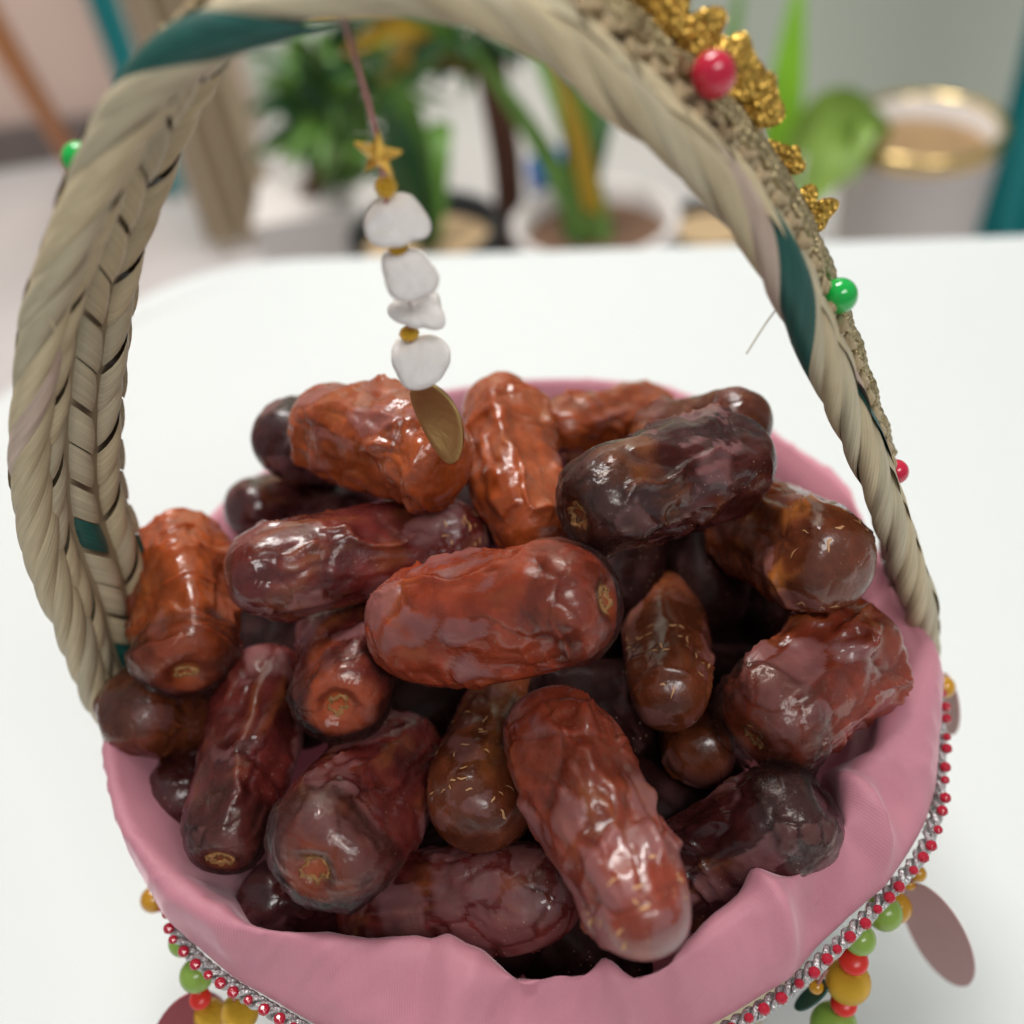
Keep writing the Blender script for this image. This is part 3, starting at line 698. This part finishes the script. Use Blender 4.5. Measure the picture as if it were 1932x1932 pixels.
# ------------------------------------------------------------------ dates
def make_date(A, B, R, mat, label, seed, taper=0., bend=0., flat=1., amp=1., fold=1., plates=1., filmthr=.55, ringw=0., flecks=0, scar=True, skin=0., ambr=.35, stem_flesh=0., sk=1., NU=150, NV=120, facets=6, group='dates heaped in the basket', flk=(.70, .97)):
    A = np.array(A); B = np.array(B); L = np.linalg.norm(B-A); ex = (B-A)/L; c0 = (A+B)/2
    vd = nrm(CP-c0); ez = vd-ex*(vd @ ex)
    ez = nrm(ez) if np.linalg.norm(ez) > .05 else nrm(np.cross(ex, [1, 0, 0])); ey = np.cross(ez, ex)
    u = np.linspace(0, 1, NU); a = np.pi*u; e1, e2 = .72, .60; R = R*1.07
    ca, sa = np.cos(a), np.sin(a)
    xs = -L/2*np.sign(ca)*np.abs(ca)**e1; rs = R*np.abs(sa)**e2
    t = xs/L+.5; rs = rs*(1+taper*(t-.5)*2)*(1-.10*np.exp(-((t-.5)/.25)**2)*fold*.5)
    ph = np.linspace(0, 2*np.pi, NV, endpoint=False)
    X = np.repeat(xs, NV); Rr = np.repeat(rs, NV); PH = np.tile(ph, NU); T = np.repeat(t, NV)
    Y = Rr*np.sin(PH); Z = Rr*np.cos(PH)*flat
    rgen = np.random.default_rng(seed); off = rgen.uniform(0, 50, 3)
    Z0 = Z+bend*(1-(2*T-1)**2)
    P = np.column_stack([X, Y, Z0]); edge = np.zeros(len(P))
    for k in range(facets):                               # shrunken, flattened sides
        an = rgen.uniform(0, 2*np.pi); nk = nrm([rgen.uniform(-.12, .12), math.sin(an), math.cos(an)]); lim = R*rgen.uniform(.74, .93)
        if k < 2: nk = nrm([rgen.uniform(-.1, .1), math.sin([-.75, .8][k]+.35*rgen.uniform(-1, 1)), 1.]); lim = R*rgen.uniform(.80, .92)
        dk = P @ nk-lim+.0005*vn(P*260+off, seed+k); sft = .0007; cut = sft*np.log1p(np.exp(np.clip(dk/sft, -30, 30)))
        edge = np.maximum(edge, np.exp(-(dk/.00075)**2)); P = P-nk*(cut*.9)[:, None]
    G = P.reshape(NU, NV, 3)
    du = np.gradient(G, axis=0); dv = (np.roll(G, -1, 1)-np.roll(G, 1, 1))
    N = np.cross(dv, du).reshape(-1, 3); N /= np.linalg.norm(N, axis=1)[:, None]+1e-12
    pole = np.repeat((np.arange(NU) < 2) | (np.arange(NU) > NU-3), NV)
    N[pole] = np.where(X[pole, None] < 0, [-1., 0, 0], [1., 0, 0])
    if (N*np.column_stack([X*.3, Y, Z])).sum() < 0: N = -N
    X, Y, Z = P[:, 0], P[:, 1], P[:, 2]
    mm = np.column_stack([X, Y, Z])*1000
    w = np.column_stack([fbm(mm/7+off, seed, 2), fbm(mm/7+off+9, seed+1, 2), fbm(mm/7+off+18, seed+2, 2)])
    endf = sst(0, .22, T)*(1-sst(.82, 1., T))             # calm rounded ends
    h = 1.35*amp*fbm(mm/np.array([17, 9, 9])+off, seed+3, 2)*(.35+.65*endf)
    # long folds of the loose skin
    rn = 1-np.abs(fbm((mm+w*2.6)/np.array([30, 6.0, 6.0])+off+5, seed+4, 2))*1.9
    rn = np.clip(rn, 0, 1); fm = sst(-.25, .35, fbm(mm/11+off+30, seed+5, 2))
    ridge = rn**5*fm*endf
    edm = edge*sst(-.15, .4, fbm(mm/7+off+33, seed+15, 2))*endf
    h += 1.25*fold*ridge+.45*fold*edm
    fine = np.clip(1-np.abs(fbm((mm+w*1.6)/np.array([13, 2.0, 2.0])+off+21, seed+21, 2))*2.0, 0, 1)
    h += .20*fold*fine**3*sst(-.2, .3, fbm(mm/8+off+23, seed+22, 2))*endf
    # cross wrinkles
    cn = np.clip(1-np.abs(fbm((mm+w*2.2)/np.array([4.2, 16, 16])+off+11, seed+6, 2))*2.2, 0, 1)
    cm = sst(.0, .5, fbm(mm/12+off+44, seed+7, 2)+ringw)*(1-sst(.9, 1, T))*sst(0, .12, T)
    cross = cn**4*cm
    h += .75*amp*cross
    # plates separated by creases
    F1, F2, cid = worley((mm+w*3.0)/np.array([11, 6.4, 6.4])+off+3, seed+8)
    e = F2-F1; pm = sst(-.35, .3, fbm(mm/10+off+60, seed+9, 2)+.25*plates)*(.25+.75*endf)
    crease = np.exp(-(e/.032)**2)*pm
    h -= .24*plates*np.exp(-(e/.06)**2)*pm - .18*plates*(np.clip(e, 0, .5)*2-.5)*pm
    F1b, F2b, cidb = worley((mm+w*1.2)/np.array([3.4, 2.4, 2.4])+off+13, seed+18)
    h -= .10*plates*np.exp(-((F2b-F1b)/.09)**2)*sst(.1, .5, fbm(mm/7+off+99, seed+19, 2))
    h += .025*vn(mm/1.1, seed); h -= .25*amp
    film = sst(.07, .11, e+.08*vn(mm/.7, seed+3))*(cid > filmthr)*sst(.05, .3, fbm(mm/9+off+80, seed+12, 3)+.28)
    # dimple at the stem
    rad = np.hypot(Y, Z)*1000; st = (T < .5)
    fade = np.where(T < .5, 1-np.exp(-(rad/3.0)**2), 1-.8*np.exp(-(rad/2.)**2)); h *= fade
    P = P+N*(h*.001)[:, None]
    if scar: P[:, 0] += np.where(st, .0016*np.exp(-(rad/2.6)**2), 0)
    amber = np.clip((rn**11*fm*endf*1.2+edge**3*.9*endf)*sst(.05, .45, fbm(mm/8+off+90, seed+13, 2)), 0, 1)*ambr
    if scar: amber = np.maximum(amber, np.where(st, .45*np.exp(-(rad/3.4)**2), 0))
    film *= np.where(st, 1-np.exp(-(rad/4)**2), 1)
    Wd = c0+P[:, :1]*ex+P[:, 1:2]*ey+P[:, 2:]*ez
    me_f = [tuple(reversed(q)) for q in gridf(NU, NV, wrapv=True)]
    o = mk('date_fruit', Wd, me_f, DM[mat], origin=c0, attrs={'amber': amber, 'film': film, 'crease': np.clip(crease, 0, 1), 'stem_flesh': np.where(st, stem_flesh*np.exp(-((rad+1.2*vn(mm/3, seed+5))/6.3)**6), 0)})
    tag(o, label, 'date', group)
    Gd = Wd.reshape(NU, NV, 3); 
    Nd = (N[:, :1]*ex+N[:, 1:2]*ey+N[:, 2:]*ez).reshape(NU, NV, 3)
    rr = random.Random(seed)
    if scar:
        pc = Gd[0].mean(0); na = 30; vv = []; fm_ = []
        k0 = sk*rr.uniform(.8, 1.1); el = rr.uniform(.6, 1.); ea = rr.uniform(0, 3); rings = [(.0, .0030), (.0010*k0, .0028), (.00125*k0, .0009), (.00145*k0, -.00045), (.00165*k0, -.0001), (.0018*k0, .0)]
        jag = [1+.28*math.sin(k*2*math.pi*2/na+seed)+.16*math.sin(k*2*math.pi*5/na+seed*3)+rr.uniform(-.16, .16) for k in range(na)]
        # outer rim follows the fruit: sample surface by radius
        prof_r = np.linalg.norm((Gd-pc) - ((Gd-pc) @ ex)[..., None]*ex, axis=2); prof_x = ((Gd-pc) @ ex)
        lim = NU//4
        for i, (r, x) in enumerate(rings):
            for k in range(na):
                an = 2*math.pi*k/na; j = int(round(an/(2*math.pi)*NV)) % NV
                r_ = r*(el+(1-el)*abs(math.cos(an-ea)))*(1.0 if i < 2 else jag[k] if i < 5 else .55*jag[k]+.5+rr.uniform(-.2, .35))*1
                xs_ = np.interp(r_, prof_r[:lim, j], prof_x[:lim, j])
                xx = xs_+(x if i < 3 else x*rr.uniform(.3, 2.0))-(.00004 if i == 5 else .00012)
                vv.append(pc+ex*xx+(ey*math.sin(an)+ez*math.cos(an))*r_)
        fcs = gridf(len(rings), na, wrapv=True); fm_ = [1 if k < 2*na else 0 for k in range(len(fcs))]
        mk('stem_scar', vv, fcs, [M_scar, M_pit], o, fmat=fm_)
    if flecks:
        parts = []
        for _ in range(flecks):
            T0 = rr.uniform(*flk); i = int(np.argmin(np.abs(t-T0))); i = min(max(i, 2), NU-3)
            p0 = rr.gauss(0, 1.0); circ = max(.002, rs[i]); ln = rr.uniform(.0003, .0010); wd = rr.uniform(.00009, .00020)
            along = rr.random() < .25; tilt = rr.uniform(-.5, .5); vv = []
            for a_ in np.linspace(-1, 1, 5):
                for b_ in (-1, 1):
                    s1_, s2_ = a_*ln, b_*wd*math.sqrt(max(.08, 1-a_*a_))+tilt*a_*ln*.6+.15*ln*math.sin(3*a_+p0*9)
                    dx, dy = (s1_, s2_) if along else (s2_, s1_)
                    jj = ((p0+dy/circ)/(2*math.pi) % 1)*NV; ii = np.interp(T0+dx/L, t, np.arange(NU))
                    i0_, j0_ = int(ii), int(jj) % NV; fi, fj = ii-int(ii), jj-int(jj); i1_ = min(NU-1, i0_+1); j1_ = (j0_+1) % NV
                    q_ = (Gd[i0_, j0_]*(1-fi)*(1-fj)+Gd[i1_, j0_]*fi*(1-fj)+Gd[i0_, j1_]*(1-fi)*fj+Gd[i1_, j1_]*fi*fj)
                    vv.append(q_+Nd[i0_, j0_]*(.00004 if abs(a_) > .9 else .00011))
            parts.append((vv, gridf(5, 2)))
        v, f = join(parts); tag(mk('skin_cracks', v, f, M_fleck, o), kind='stuff')
    if skin:
        # loose, half see-through skin standing off the flesh
        gu, gv = 70, 72; iu_ = np.linspace(0, NU*.62, gu).astype(int); jv = np.linspace(0, NV, gv, endpoint=False).astype(int)
        Q = Gd[np.ix_(iu_, jv)]; Qn = Nd[np.ix_(iu_, jv)]
        flatP = Q.reshape(-1, 3)*1000
        tt = np.repeat(t[iu_], gv)
        rdd = np.linalg.norm((Q-Gd[0].mean(0))-((Q-Gd[0].mean(0)) @ ex)[..., None]*ex, axis=2).ravel()*1000
        lift = skin*(.75+.7*np.clip(fbm(flatP/8+off, seed+70, 2), -.5, 1)+.35*np.clip(1-np.abs(fbm(flatP/3.2+off, seed+71, 2))*2.4, 0, 1))
        lift *= sst(1.6, 4.2, rdd)*(1-sst(.09, .25, tt+.06*fbm(flatP/6+off, seed+72, 2)))
        pos = Q.reshape(-1, 3)+Qn.reshape(-1, 3)*(np.maximum(lift, 0)*.001+.00012)[:, None]
        keep = [q for q in gridf(gu, gv, wrapv=True) if lift[list(q)].max() > .05]
        use = sorted({i for q in keep for i in q}); mp = {k: n for n, k in enumerate(use)}
        if keep: mk('loose_skin', pos[use], [tuple(mp[i] for i in reversed(q)) for q in keep], M_skin, o, attrs={'lift': np.clip(lift[use]/.5, 0, 1)})
    return o

DL = [
(((0.0147, -0.0244, 0.0346), (-0.0221, -0.0122, 0.0195), 0.0100), 'red', 'glossy reddish date lying crosswise on top at the centre, stem hole at right', dict(taper=-.02, bend=.0008, amp=.7, fold=.8, plates=1.1, filmthr=.55, skin=.7, bendz=0, seed=555, sk=1.45)),
(((-0.0459, -0.0044, 0.0298), (-0.0032, 0.0096, 0.0169), 0.0090), 'purple', 'long dark maroon date left of the central one, tan cracks at its right end', dict(fold=1.2, filmthr=.75, flecks=34, flk=(.78, .98), scar=False, taper=.0)),
(((-0.0568, -0.0106, 0.0137), (-0.0631, 0.0255, 0.0144), 0.0100), 'orange', 'orange red date with cross wrinkles at the left edge beside the braided handle', dict(ringw=.9, amp=1.1, fold=.5, plates=.5, filmthr=.8, skin=.6, stem_flesh=.5)),
(((-0.0705, -0.0099, 0.0084), (-0.0644, 0.0018, -0.0208), 0.0088), 'brown', 'brown date tucked under the leftmost orange red date against the lining', dict(filmthr=.6, scar=False)),
(((-0.0514, -0.0398, 0.0018), (-0.0458, 0.0018, 0.0004), 0.0090), 'purple', 'long upright maroon date near the left lining, stem hole at its lower end', dict(amp=1.0, plates=1.2, filmthr=.5, skin=.6, taper=.06, sk=1.2)),
(((-0.0295, -0.0245, 0.0176), (-0.0305, 0.0114, 0.0013), 0.0095), 'purple', 'date seen end on with orange flesh and pale stem scar, left of the central date', dict(amp=1.1, fold=1.3, skin=1.1, filmthr=.5, stem_flesh=1.)),
(((-0.0337, -0.0486, 0.0117), (-0.0217, -0.0163, -0.0068), 0.0103), 'purple', 'thick maroon date pointing at the viewer, round stem hole, front left', dict(amp=.8, skin=1.0, filmthr=.55, plates=1., stem_flesh=.6, sk=1.35)),
(((0.0004, -0.0056, -0.0055), (-0.0115, -0.0432, 0.0066), 0.0090), 'brown', 'smooth brown date with a line of tan cracks below the central date', dict(amp=.45, fold=.5, plates=.35, filmthr=.85, flecks=42, flk=(.45, .97), scar=False)),
(((0.0025, -0.0271, 0.0143), (0.0133, -0.0697, 0.0194), 0.0087), 'russet', 'large long reddish date sloping down to the front lining, pale patches on its skin', dict(amp=.9, fold=1.3, plates=1.2, filmthr=.35, flecks=16, flk=(.80, .97), taper=-.14, scar=False)),
(((0.0041, -0.05, -0.0032), (-0.0354, -0.0416, -0.0164), 0.0086), 'purple', 'maroon date lying crosswise low down behind the front lining', dict(filmthr=.45, plates=1.1, scar=False)),
(((0.0431, -0.0444, 0.0043), (0.0166, -0.0475, -0.0153), 0.0089), 'dark', 'dark plum date at the front right half under the long sloping one', dict(filmthr=.5, skin=.9, scar=False)),
(((0.0347, -0.0341, 0.0069), (0.0623, -0.0142, 0.0045), 0.0105), 'russet', 'reddish date with crumpled papery skin against the right lining', dict(amp=1.2, fold=1.5, skin=1.7, filmthr=.6, stem_flesh=.6)),
(((0.0443, 0.0157, 0.0086), (0.0531, -0.0189, 0.0261), 0.0100), 'brown', 'brown date with a smooth rounded tip at the right below the handle foot', dict(amp=.9, fold=.9, filmthr=.7, flecks=12, flk=(.86, .99), scar=False, ambr=1.)),
(((0.0118, -0.0105, 0.0385), (0.0456, 0.0064, 0.0312), 0.0096), 'dark', 'very dark wrinkled date at upper right, stem hole facing the viewer', dict(fold=1.4, amp=.7, plates=.8, filmthr=.6, skin=.7, seed=1207, sk=1.4)),
(((0.0473, 0.0122, 0.0333), (0.0308, 0.0336, 0.0135), 0.0075), 'brown', 'brown date mostly hidden behind the very dark upper right one', dict(fold=1.2, filmthr=.5, scar=False)),
(((0.0111, 0.0303, 0.0226), (0.0381, 0.0462, 0.0112), 0.0067), 'orange', 'small orange date farthest back, against the rear lining', dict(scar=False, filmthr=.7)),
(((0.0014, 0.0389, 0.0271), (0.0062, -0.0019, 0.0229), 0.0090), 'orange', 'upright orange date beside the brass disc with long shiny folds', dict(fold=1.5, amp=1.1, filmthr=.75, scar=False, taper=-.05)),
(((-0.0328, 0.0296, 0.0338), (-0.0058, 0.005, 0.0385), 0.0100), 'orange', 'bright orange plump date at upper left behind the brass disc', dict(fold=1.3, amp=1.2, filmthr=.6, scar=False)),
(((-0.0395, 0.0274, 0.033), (-0.031, 0.0497, 0.0068), 0.0080), 'dark', 'dark date poking out left of the plump orange one at the back', dict(filmthr=.6, scar=False)),
(((-0.0525, 0.0304, 0.0128), (-0.0309, 0.0549, -0.01), 0.0080), 'dark', 'dark smooth date with a bright glint, back left behind the long maroon one', dict(fold=.6, amp=.5, plates=.3, filmthr=.8, scar=False)),
(((0.029, 0.0063, -0.0009), (0.0226, -0.0296, 0.01), 0.0077), 'brown', 'narrow dark brown date with tan cracks right of the central date', dict(amp=.5, fold=.6, plates=.4, filmthr=.7, flecks=30, flk=(.6, .98), scar=False, facets=3, seed=4411)),
(((0.0281, -0.0324, -0.0012), (0.0342, -0.0002, -0.0225), 0.0078), 'brown', 'shadowed dark date deep in the gap right of the long sloping one', dict(scar=False)),
(((-0.0606, -0.0254, -0.0036), (-0.0724, 0.0038, -0.0228), 0.0070), 'dark', 'small shadowed date between the left lining and the upright maroon date', dict(scar=False)),
(((-0.0474, -0.0427, -0.0044), (-0.0366, -0.0308, -0.0399), 0.0070), 'dark', 'shadowed date under the thick front left date, by the lining', dict(scar=False)),
(((0.0147, 0.0677, -0.0055), (0.0234, 0.033, 0.0082), 0.0059), 'brown', 'sliver of a pale brown date between the upright orange and very dark ones', dict(scar=False)),
]
for i, ((a, b, r), m, lab, kw) in enumerate(DL):
    kw.pop('bendz', None); sd_ = kw.pop('seed', 101+i*37)
    make_date(a, b, r, m, lab, sd_, **kw)
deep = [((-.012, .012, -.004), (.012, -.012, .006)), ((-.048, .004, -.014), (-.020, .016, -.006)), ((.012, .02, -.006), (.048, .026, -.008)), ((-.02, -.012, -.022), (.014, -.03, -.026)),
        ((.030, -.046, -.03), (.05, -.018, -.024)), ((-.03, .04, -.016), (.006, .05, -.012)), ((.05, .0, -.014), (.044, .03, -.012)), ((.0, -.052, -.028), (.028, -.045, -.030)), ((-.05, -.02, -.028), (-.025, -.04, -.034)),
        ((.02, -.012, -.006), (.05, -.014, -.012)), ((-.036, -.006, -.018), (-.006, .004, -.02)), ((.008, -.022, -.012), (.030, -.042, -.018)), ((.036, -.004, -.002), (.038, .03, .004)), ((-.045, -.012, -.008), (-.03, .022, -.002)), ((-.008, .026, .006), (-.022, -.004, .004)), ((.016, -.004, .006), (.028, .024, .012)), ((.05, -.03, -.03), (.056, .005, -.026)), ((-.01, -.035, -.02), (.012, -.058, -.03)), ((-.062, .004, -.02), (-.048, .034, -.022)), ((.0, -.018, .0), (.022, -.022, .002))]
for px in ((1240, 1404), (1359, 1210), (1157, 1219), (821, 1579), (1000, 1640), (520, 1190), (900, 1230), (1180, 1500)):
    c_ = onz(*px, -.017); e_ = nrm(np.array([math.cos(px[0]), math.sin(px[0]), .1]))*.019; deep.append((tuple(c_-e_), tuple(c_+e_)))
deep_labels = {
 5: 'shade-dark date in the gap between the plump and the upright orange dates', 6: 'shade-dark date under the smooth tipped brown date at the right',
 9: 'shade-dark date between the narrow cracked date and the crumpled one', 10: 'shade-dark date in the gap under the left end of the central date',
 11: 'shade-dark date along the upper right flank of the long sloping date', 12: 'shade-dark date in the gap under the very dark upper right date',
 13: 'shade-dark date between the end on orange date and the upright maroon one', 15: 'shade-dark date behind the stem end of the central date',
 17: 'shade-black date behind the dip in the front lining', 19: 'shade-dark date wedged between the central date and the top of the long sloping one',
 20: 'shade-dark date lowest in the gap right of the long sloping date', 21: 'shade-dark date deepest to the right of the narrow cracked date',
 22: 'sliver of shade-dark date under the right end of the central date', 23: 'shade-dark date between the thick front left date and the smooth cracked brown one',
 24: 'shade-dark sliver between the low crosswise date and the long sloping one', 25: 'shade-dark date in the gap under the long maroon date at left',
 26: 'sliver of shade-dark date just above the smooth cracked brown date'}
for i, (a, b) in enumerate(deep):  # filler dates, coloured shade-dark so the gaps read black
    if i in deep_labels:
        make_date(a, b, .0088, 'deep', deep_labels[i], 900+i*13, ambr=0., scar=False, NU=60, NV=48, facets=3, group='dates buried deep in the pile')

# ------------------------------------------------------------------ hanging charm
HC = onplane(652, 42, MID+HN*.004, HN)
charm = empty('hanging_charm', HC, 'charm of white stones, gold star and brass disc hanging from the handle', 'charm')
def cpt(x, y): return onplane(x, y, MID+HN*.004, HN)
PXM = lambda p: ((p-CP) @ FWD)/1932
th_pts = [cpt(648, 18), cpt(655, 60), cpt(682, 150), cpt(712, 262), cpt(722, 330), cpt(733, 400), cpt(757, 465), cpt(772, 540), cpt(772, 630), cpt(797, 700), cpt(803, 735)]
pth = catmull(th_pts, 120); v, f = tube(pth, .00030*(1+.18*np.sin(np.linspace(0, 420, 120))), 7); thread = mk('thread', v, f, M_thread, charm)
parts = []
for k in range(46):
    i = RND.randrange(6, 52); p = pth[i]; d0 = nrm(np.array([RND.gauss(0, 1), RND.gauss(0, .5), RND.gauss(0, .6)]))
    L_ = RND.uniform(.0008, .0022); q1 = p+d0*.0004; q2 = q1+d0*L_*.5+np.array([0, 0, RND.uniform(-.0008, .0008)]); q3 = q2+nrm(d0+np.array([RND.gauss(0, .8), 0, RND.gauss(0, 1)]))*L_*.5
    parts.append(tube(catmull([q1, q2, q3], 6), .00004, 3, False))
v, f = join(parts); tag(mk('fuzz', v, f, M_fuzz, thread), kind='stuff')
# star
sc = cpt(714, 292); pm = PXM(sc)
e1 = nrm(cpt(752, 322)-cpt(676, 262)); e2 = nrm(np.cross(nrm(CP-sc), e1)); tiltv = nrm(e2*.75+nrm(CP-sc)*.55)
vv = []
pts2 = []
for k in range(10):
    a = math.pi/2+math.pi*k/5+.55; r = (50 if k % 2 == 0 else 20)*pm; pts2.append((r*math.cos(a), r*math.sin(a)))
nf = nrm(np.cross(e1, tiltv))
for h in (.0005, -.0005):
    for x, y in pts2: vv.append(sc+e1*x+tiltv*y+nf*h*.6)
    vv.append(sc+nf*h*2.2)
fc = []
for k in range(10):
    k2 = (k+1) % 10; fc += [(k, k2, 10), (11+k2, 11+k, 21), (k, 11+k, 11+k2, k2)]
mk('star', vv, fc, M_starm, charm, smooth=False)
def fbead(px, rpx, zs=1.):
    p = cpt(*px); r = rpx*PXM(p); return inst('spacer_bead', ME_fac, charm, p, None, (r, r, r*zs))
ME_fac = mesh('spacer_bead', fv, ff, M_yel, smooth=False)
fbead((728, 352), 22, 1.15); fbead((752, 468), 20, .7); fbead((772, 629), 20, .75)
# tumbled white stones: outline in pixels, made into rounded solids
def stone(out, thick, seed, dd=0.):
    o = np.array(out, float); c = o.mean(0); cc = onplane(c[0], c[1], MID+HN*(.004+dd), HN); pm = PXM(cc)
    w = nrm(CP-cc); ex = RGT; ey = UPV; NU_, NV_ = 30, 48
    ang = np.arctan2(-(o[:, 1]-c[1]), o[:, 0]-c[0]); rad = np.hypot(o[:, 0]-c[0], o[:, 1]-c[1]); k = np.argsort(ang); ang, rad = ang[k], rad[k]
    aa = np.concatenate([ang-2*np.pi, ang, ang+2*np.pi]); ra = np.tile(rad, 3); vv = []
    for i in range(NU_):
        la = -math.pi/2+math.pi*i/(NU_-1)
        for j in range(NV_):
            lo = -math.pi+2*math.pi*j/NV_; r = np.mean([np.interp(lo+e_, aa, ra) for e_ in (-.16, -.08, 0, .08, .16)])*pm
            cr = abs(math.cos(la))**.55; q_ = ex*(r*cr*math.cos(lo))+ey*(r*cr*math.sin(lo))+w*thick*math.copysign(abs(math.sin(la))**.8, math.sin(la)); vv.append(cc+q_)
    vv = np.array(vv); vv = vv+w*(fbm(vv*500+seed, seed, 3)*.0005)[:, None]+ex*(fbm(vv*600+seed+7, seed, 3)*.00022)[:, None]
    mk('stone', vv, gridf(NU_, NV_, wrapv=True), M_stone, charm)
stone([(686, 428), (700, 385), (738, 366), (770, 364), (795, 392), (815, 425), (812, 447), (780, 452), (740, 466), (715, 466), (690, 448)], .0024, 1)
stone([(720, 490), (722, 475), (755, 472), (790, 470), (812, 495), (829, 525), (824, 548), (798, 562), (755, 570), (738, 560), (725, 525)], .0023, 2, -.0012)
stone([(728, 585), (735, 572), (780, 568), (820, 545), (832, 578), (841, 612), (838, 620), (800, 617), (765, 612), (738, 602)], .0022, 3, .0004)
stone([(742, 650), (750, 638), (785, 634), (825, 634), (845, 650), (851, 672), (838, 705), (805, 732), (765, 734), (750, 705)], .0024, 4)
# brass disc on edge-on tilt
dc = cpt(832, 788); pm = PXM(dc); d1 = nrm(cpt(868, 860)-cpt(800, 718)); wv = nrm(CP-dc); d2 = nrm(np.cross(wv, d1)); d2 = nrm(d2*.55+wv*.83)
a_, b_ = np.linalg.norm(cpt(872, 862)-cpt(794, 712))/2, 66*pm; nn_ = nrm(np.cross(d1, d2)); vv = []; na = 48
for h, s in ((.00025, .0), (.00025, .25), (.00025, .5), (.00025, .75), (.00025, .97), (.00018, 1.), (-.00018, 1.), (-.00025, .97), (-.00025, .5), (-.00025, 0)):
    for k in range(na):
        t_ = 2*math.pi*k/na; vv.append(dc+d1*a_*s*math.cos(t_)+d2*b_*s*math.sin(t_)+nn_*(h+.0011*(s*math.cos(t_))**2+.0004*s*s))
mk('brass_disc', vv, gridf(10, na, wrapv=True), M_brass, charm)
kn = cpt(806, 733); v, f = tube(catmull([cpt(790, 742), cpt(800, 730), cpt(808, 736), cpt(815, 725)], 14), .0004, 6); mk('thread_knot', v, f, M_thread, charm)

# ------------------------------------------------------------------ bead tassels hung on the trim
def oncyl(x, y, r):
    d = ray(x, y); a = d[0]**2+d[1]**2; b = 2*(CP[0]*d[0]+CP[1]*d[1]); c = CP[0]**2+CP[1]**2-r*r
    dis = b*b-4*a*c
    t = (-b-math.sqrt(max(0, dis)))/(2*a) if dis > 0 else -b/(2*a)
    return CP+d*t
def tassel(label, items, discs=(), R_=.079, top=None):
    P = [ond(x, y, dep) for (x, y, dep, r, m, sh) in items]
    root = empty('bead_tassel', P[0], label, 'tassel', 'bead tassels on the basket trim')
    pts_ = ([ond(*top)] if top else [])+P
    if len(pts_) > 1:
        v, f = tube(catmull(pts_, 20), .0003, 5); mk('thread', v, f, M_thread, root)
    for p, (x, y, dep, r, m, sh) in zip(P, items):
        rr = r/1932*dep
        if sh == 'f': o = inst('bead', mesh('bead', fv, ff, m, smooth=False), root, p, None, (rr, rr, rr))
        elif sh == 'd':
            o = inst('bead', ME_ball[m.name], root, p, None, (rr, rr, rr*.72))
        else: o = inst('bead', ME_ball[m.name], root, p, None, (rr, rr, rr))
    for (p0, p1, dep0, dep1, wpx, m) in discs:
        a = ond(*p0, dep0); b = ond(*p1, dep1); c = (a+b)/2; d1 = nrm(b-a); La = np.linalg.norm(b-a)/2
        w = nrm(CP-c); d2 = nrm(np.cross(w, d1)); wb = wpx/1932*(dep0+dep1)/4; d2 = nrm(d2*wb+w*math.sqrt(max(0, (La*.8)**2-wb*wb)))
        nn_ = np.cross(d1, d2); vv = []; na = 44; bb = min(La*.8, max(wb, La*.8))
        for h, s in ((.0002, 0), (.0002, .98), (-.0002, .98), (-.0002, 0)):
            for k in range(na):
                t_ = 2*math.pi*k/na; vv.append(c+d1*La*s*math.cos(t_)+d2*bb*s*math.sin(t_)+nn_*h)
        mk('disc', vv, gridf(4, na, wrapv=True), m, root, smooth=False)
    return root
ME_ball[M_petal.name] = mesh('bead', sv, sf, M_petal)
tassel('bead tassel at right with green, red and large gold beads in a row', [(1622, 1772, .165, 30, M_olive, 's'), (1610, 1812, .168, 28, M_redp, 'd'), (1600, 1852, .170, 42, M_yel, 's'), (1592, 1893, .173, 25, M_redp, 'd'), (1573, 1935, .176, 44, M_olive, 's')], top=(1625, 1750, .163))
tassel('long rose disc dangling at lower right with a yellow bead', [(1732, 1648, .176, 16, M_amb, 's'), (1716, 1668, .180, 12, M_amb, 's')], [((1712, 1668), (1824, 1862), .182, .200, 92, M_petal)], top=(1725, 1630, .172))
tassel('short tassel with amber and pale green bead between disc and gold bead tassel', [(1668, 1722, .172, 34, M_olive, 's'), (1690, 1712, .178, 30, M_amb, 's')], top=(1660, 1700, .17))
tassel('gold bead with rose disc on the rim at far right', [(1780, 1296, .192, 22, M_amb, 's')], [((1778, 1268), (1796, 1388), .196, .206, 40, M_petal)], top=(1765, 1290, .19))
tassel('amber bead with dark hole peeking out left of the lining', [(290, 1697, .190, 25, M_amb, 's'), (304, 1708, .1895, 12, M_red, 's')], top=(310, 1700, .188))
tassel('tassel of two green beads, red and gold beads at lower left', [(345, 1778, .176, 27, M_olive, 's'), (371, 1840, .176, 32, M_olive, 's'), (378, 1884, .179, 21, M_redp, 'd'), (396, 1915, .181, 30, M_yel, 's')], [((330, 2075), (400, 1870), .200, .186, 150, M_petald)], top=(362, 1770, .174))
tassel('large gold ring bead under the trim at lower left', [(452, 1910, .170, 36, M_yel, 's')], top=(440, 1880, .168))
tassel('dark green leaf charm under the trim at lower right', [(1540, 1862, .170, 14, M_amb, 's')], [((1565, 1850), (1500, 1905), .171, .176, 28, M_leafg)], top=(1560, 1830, .166))
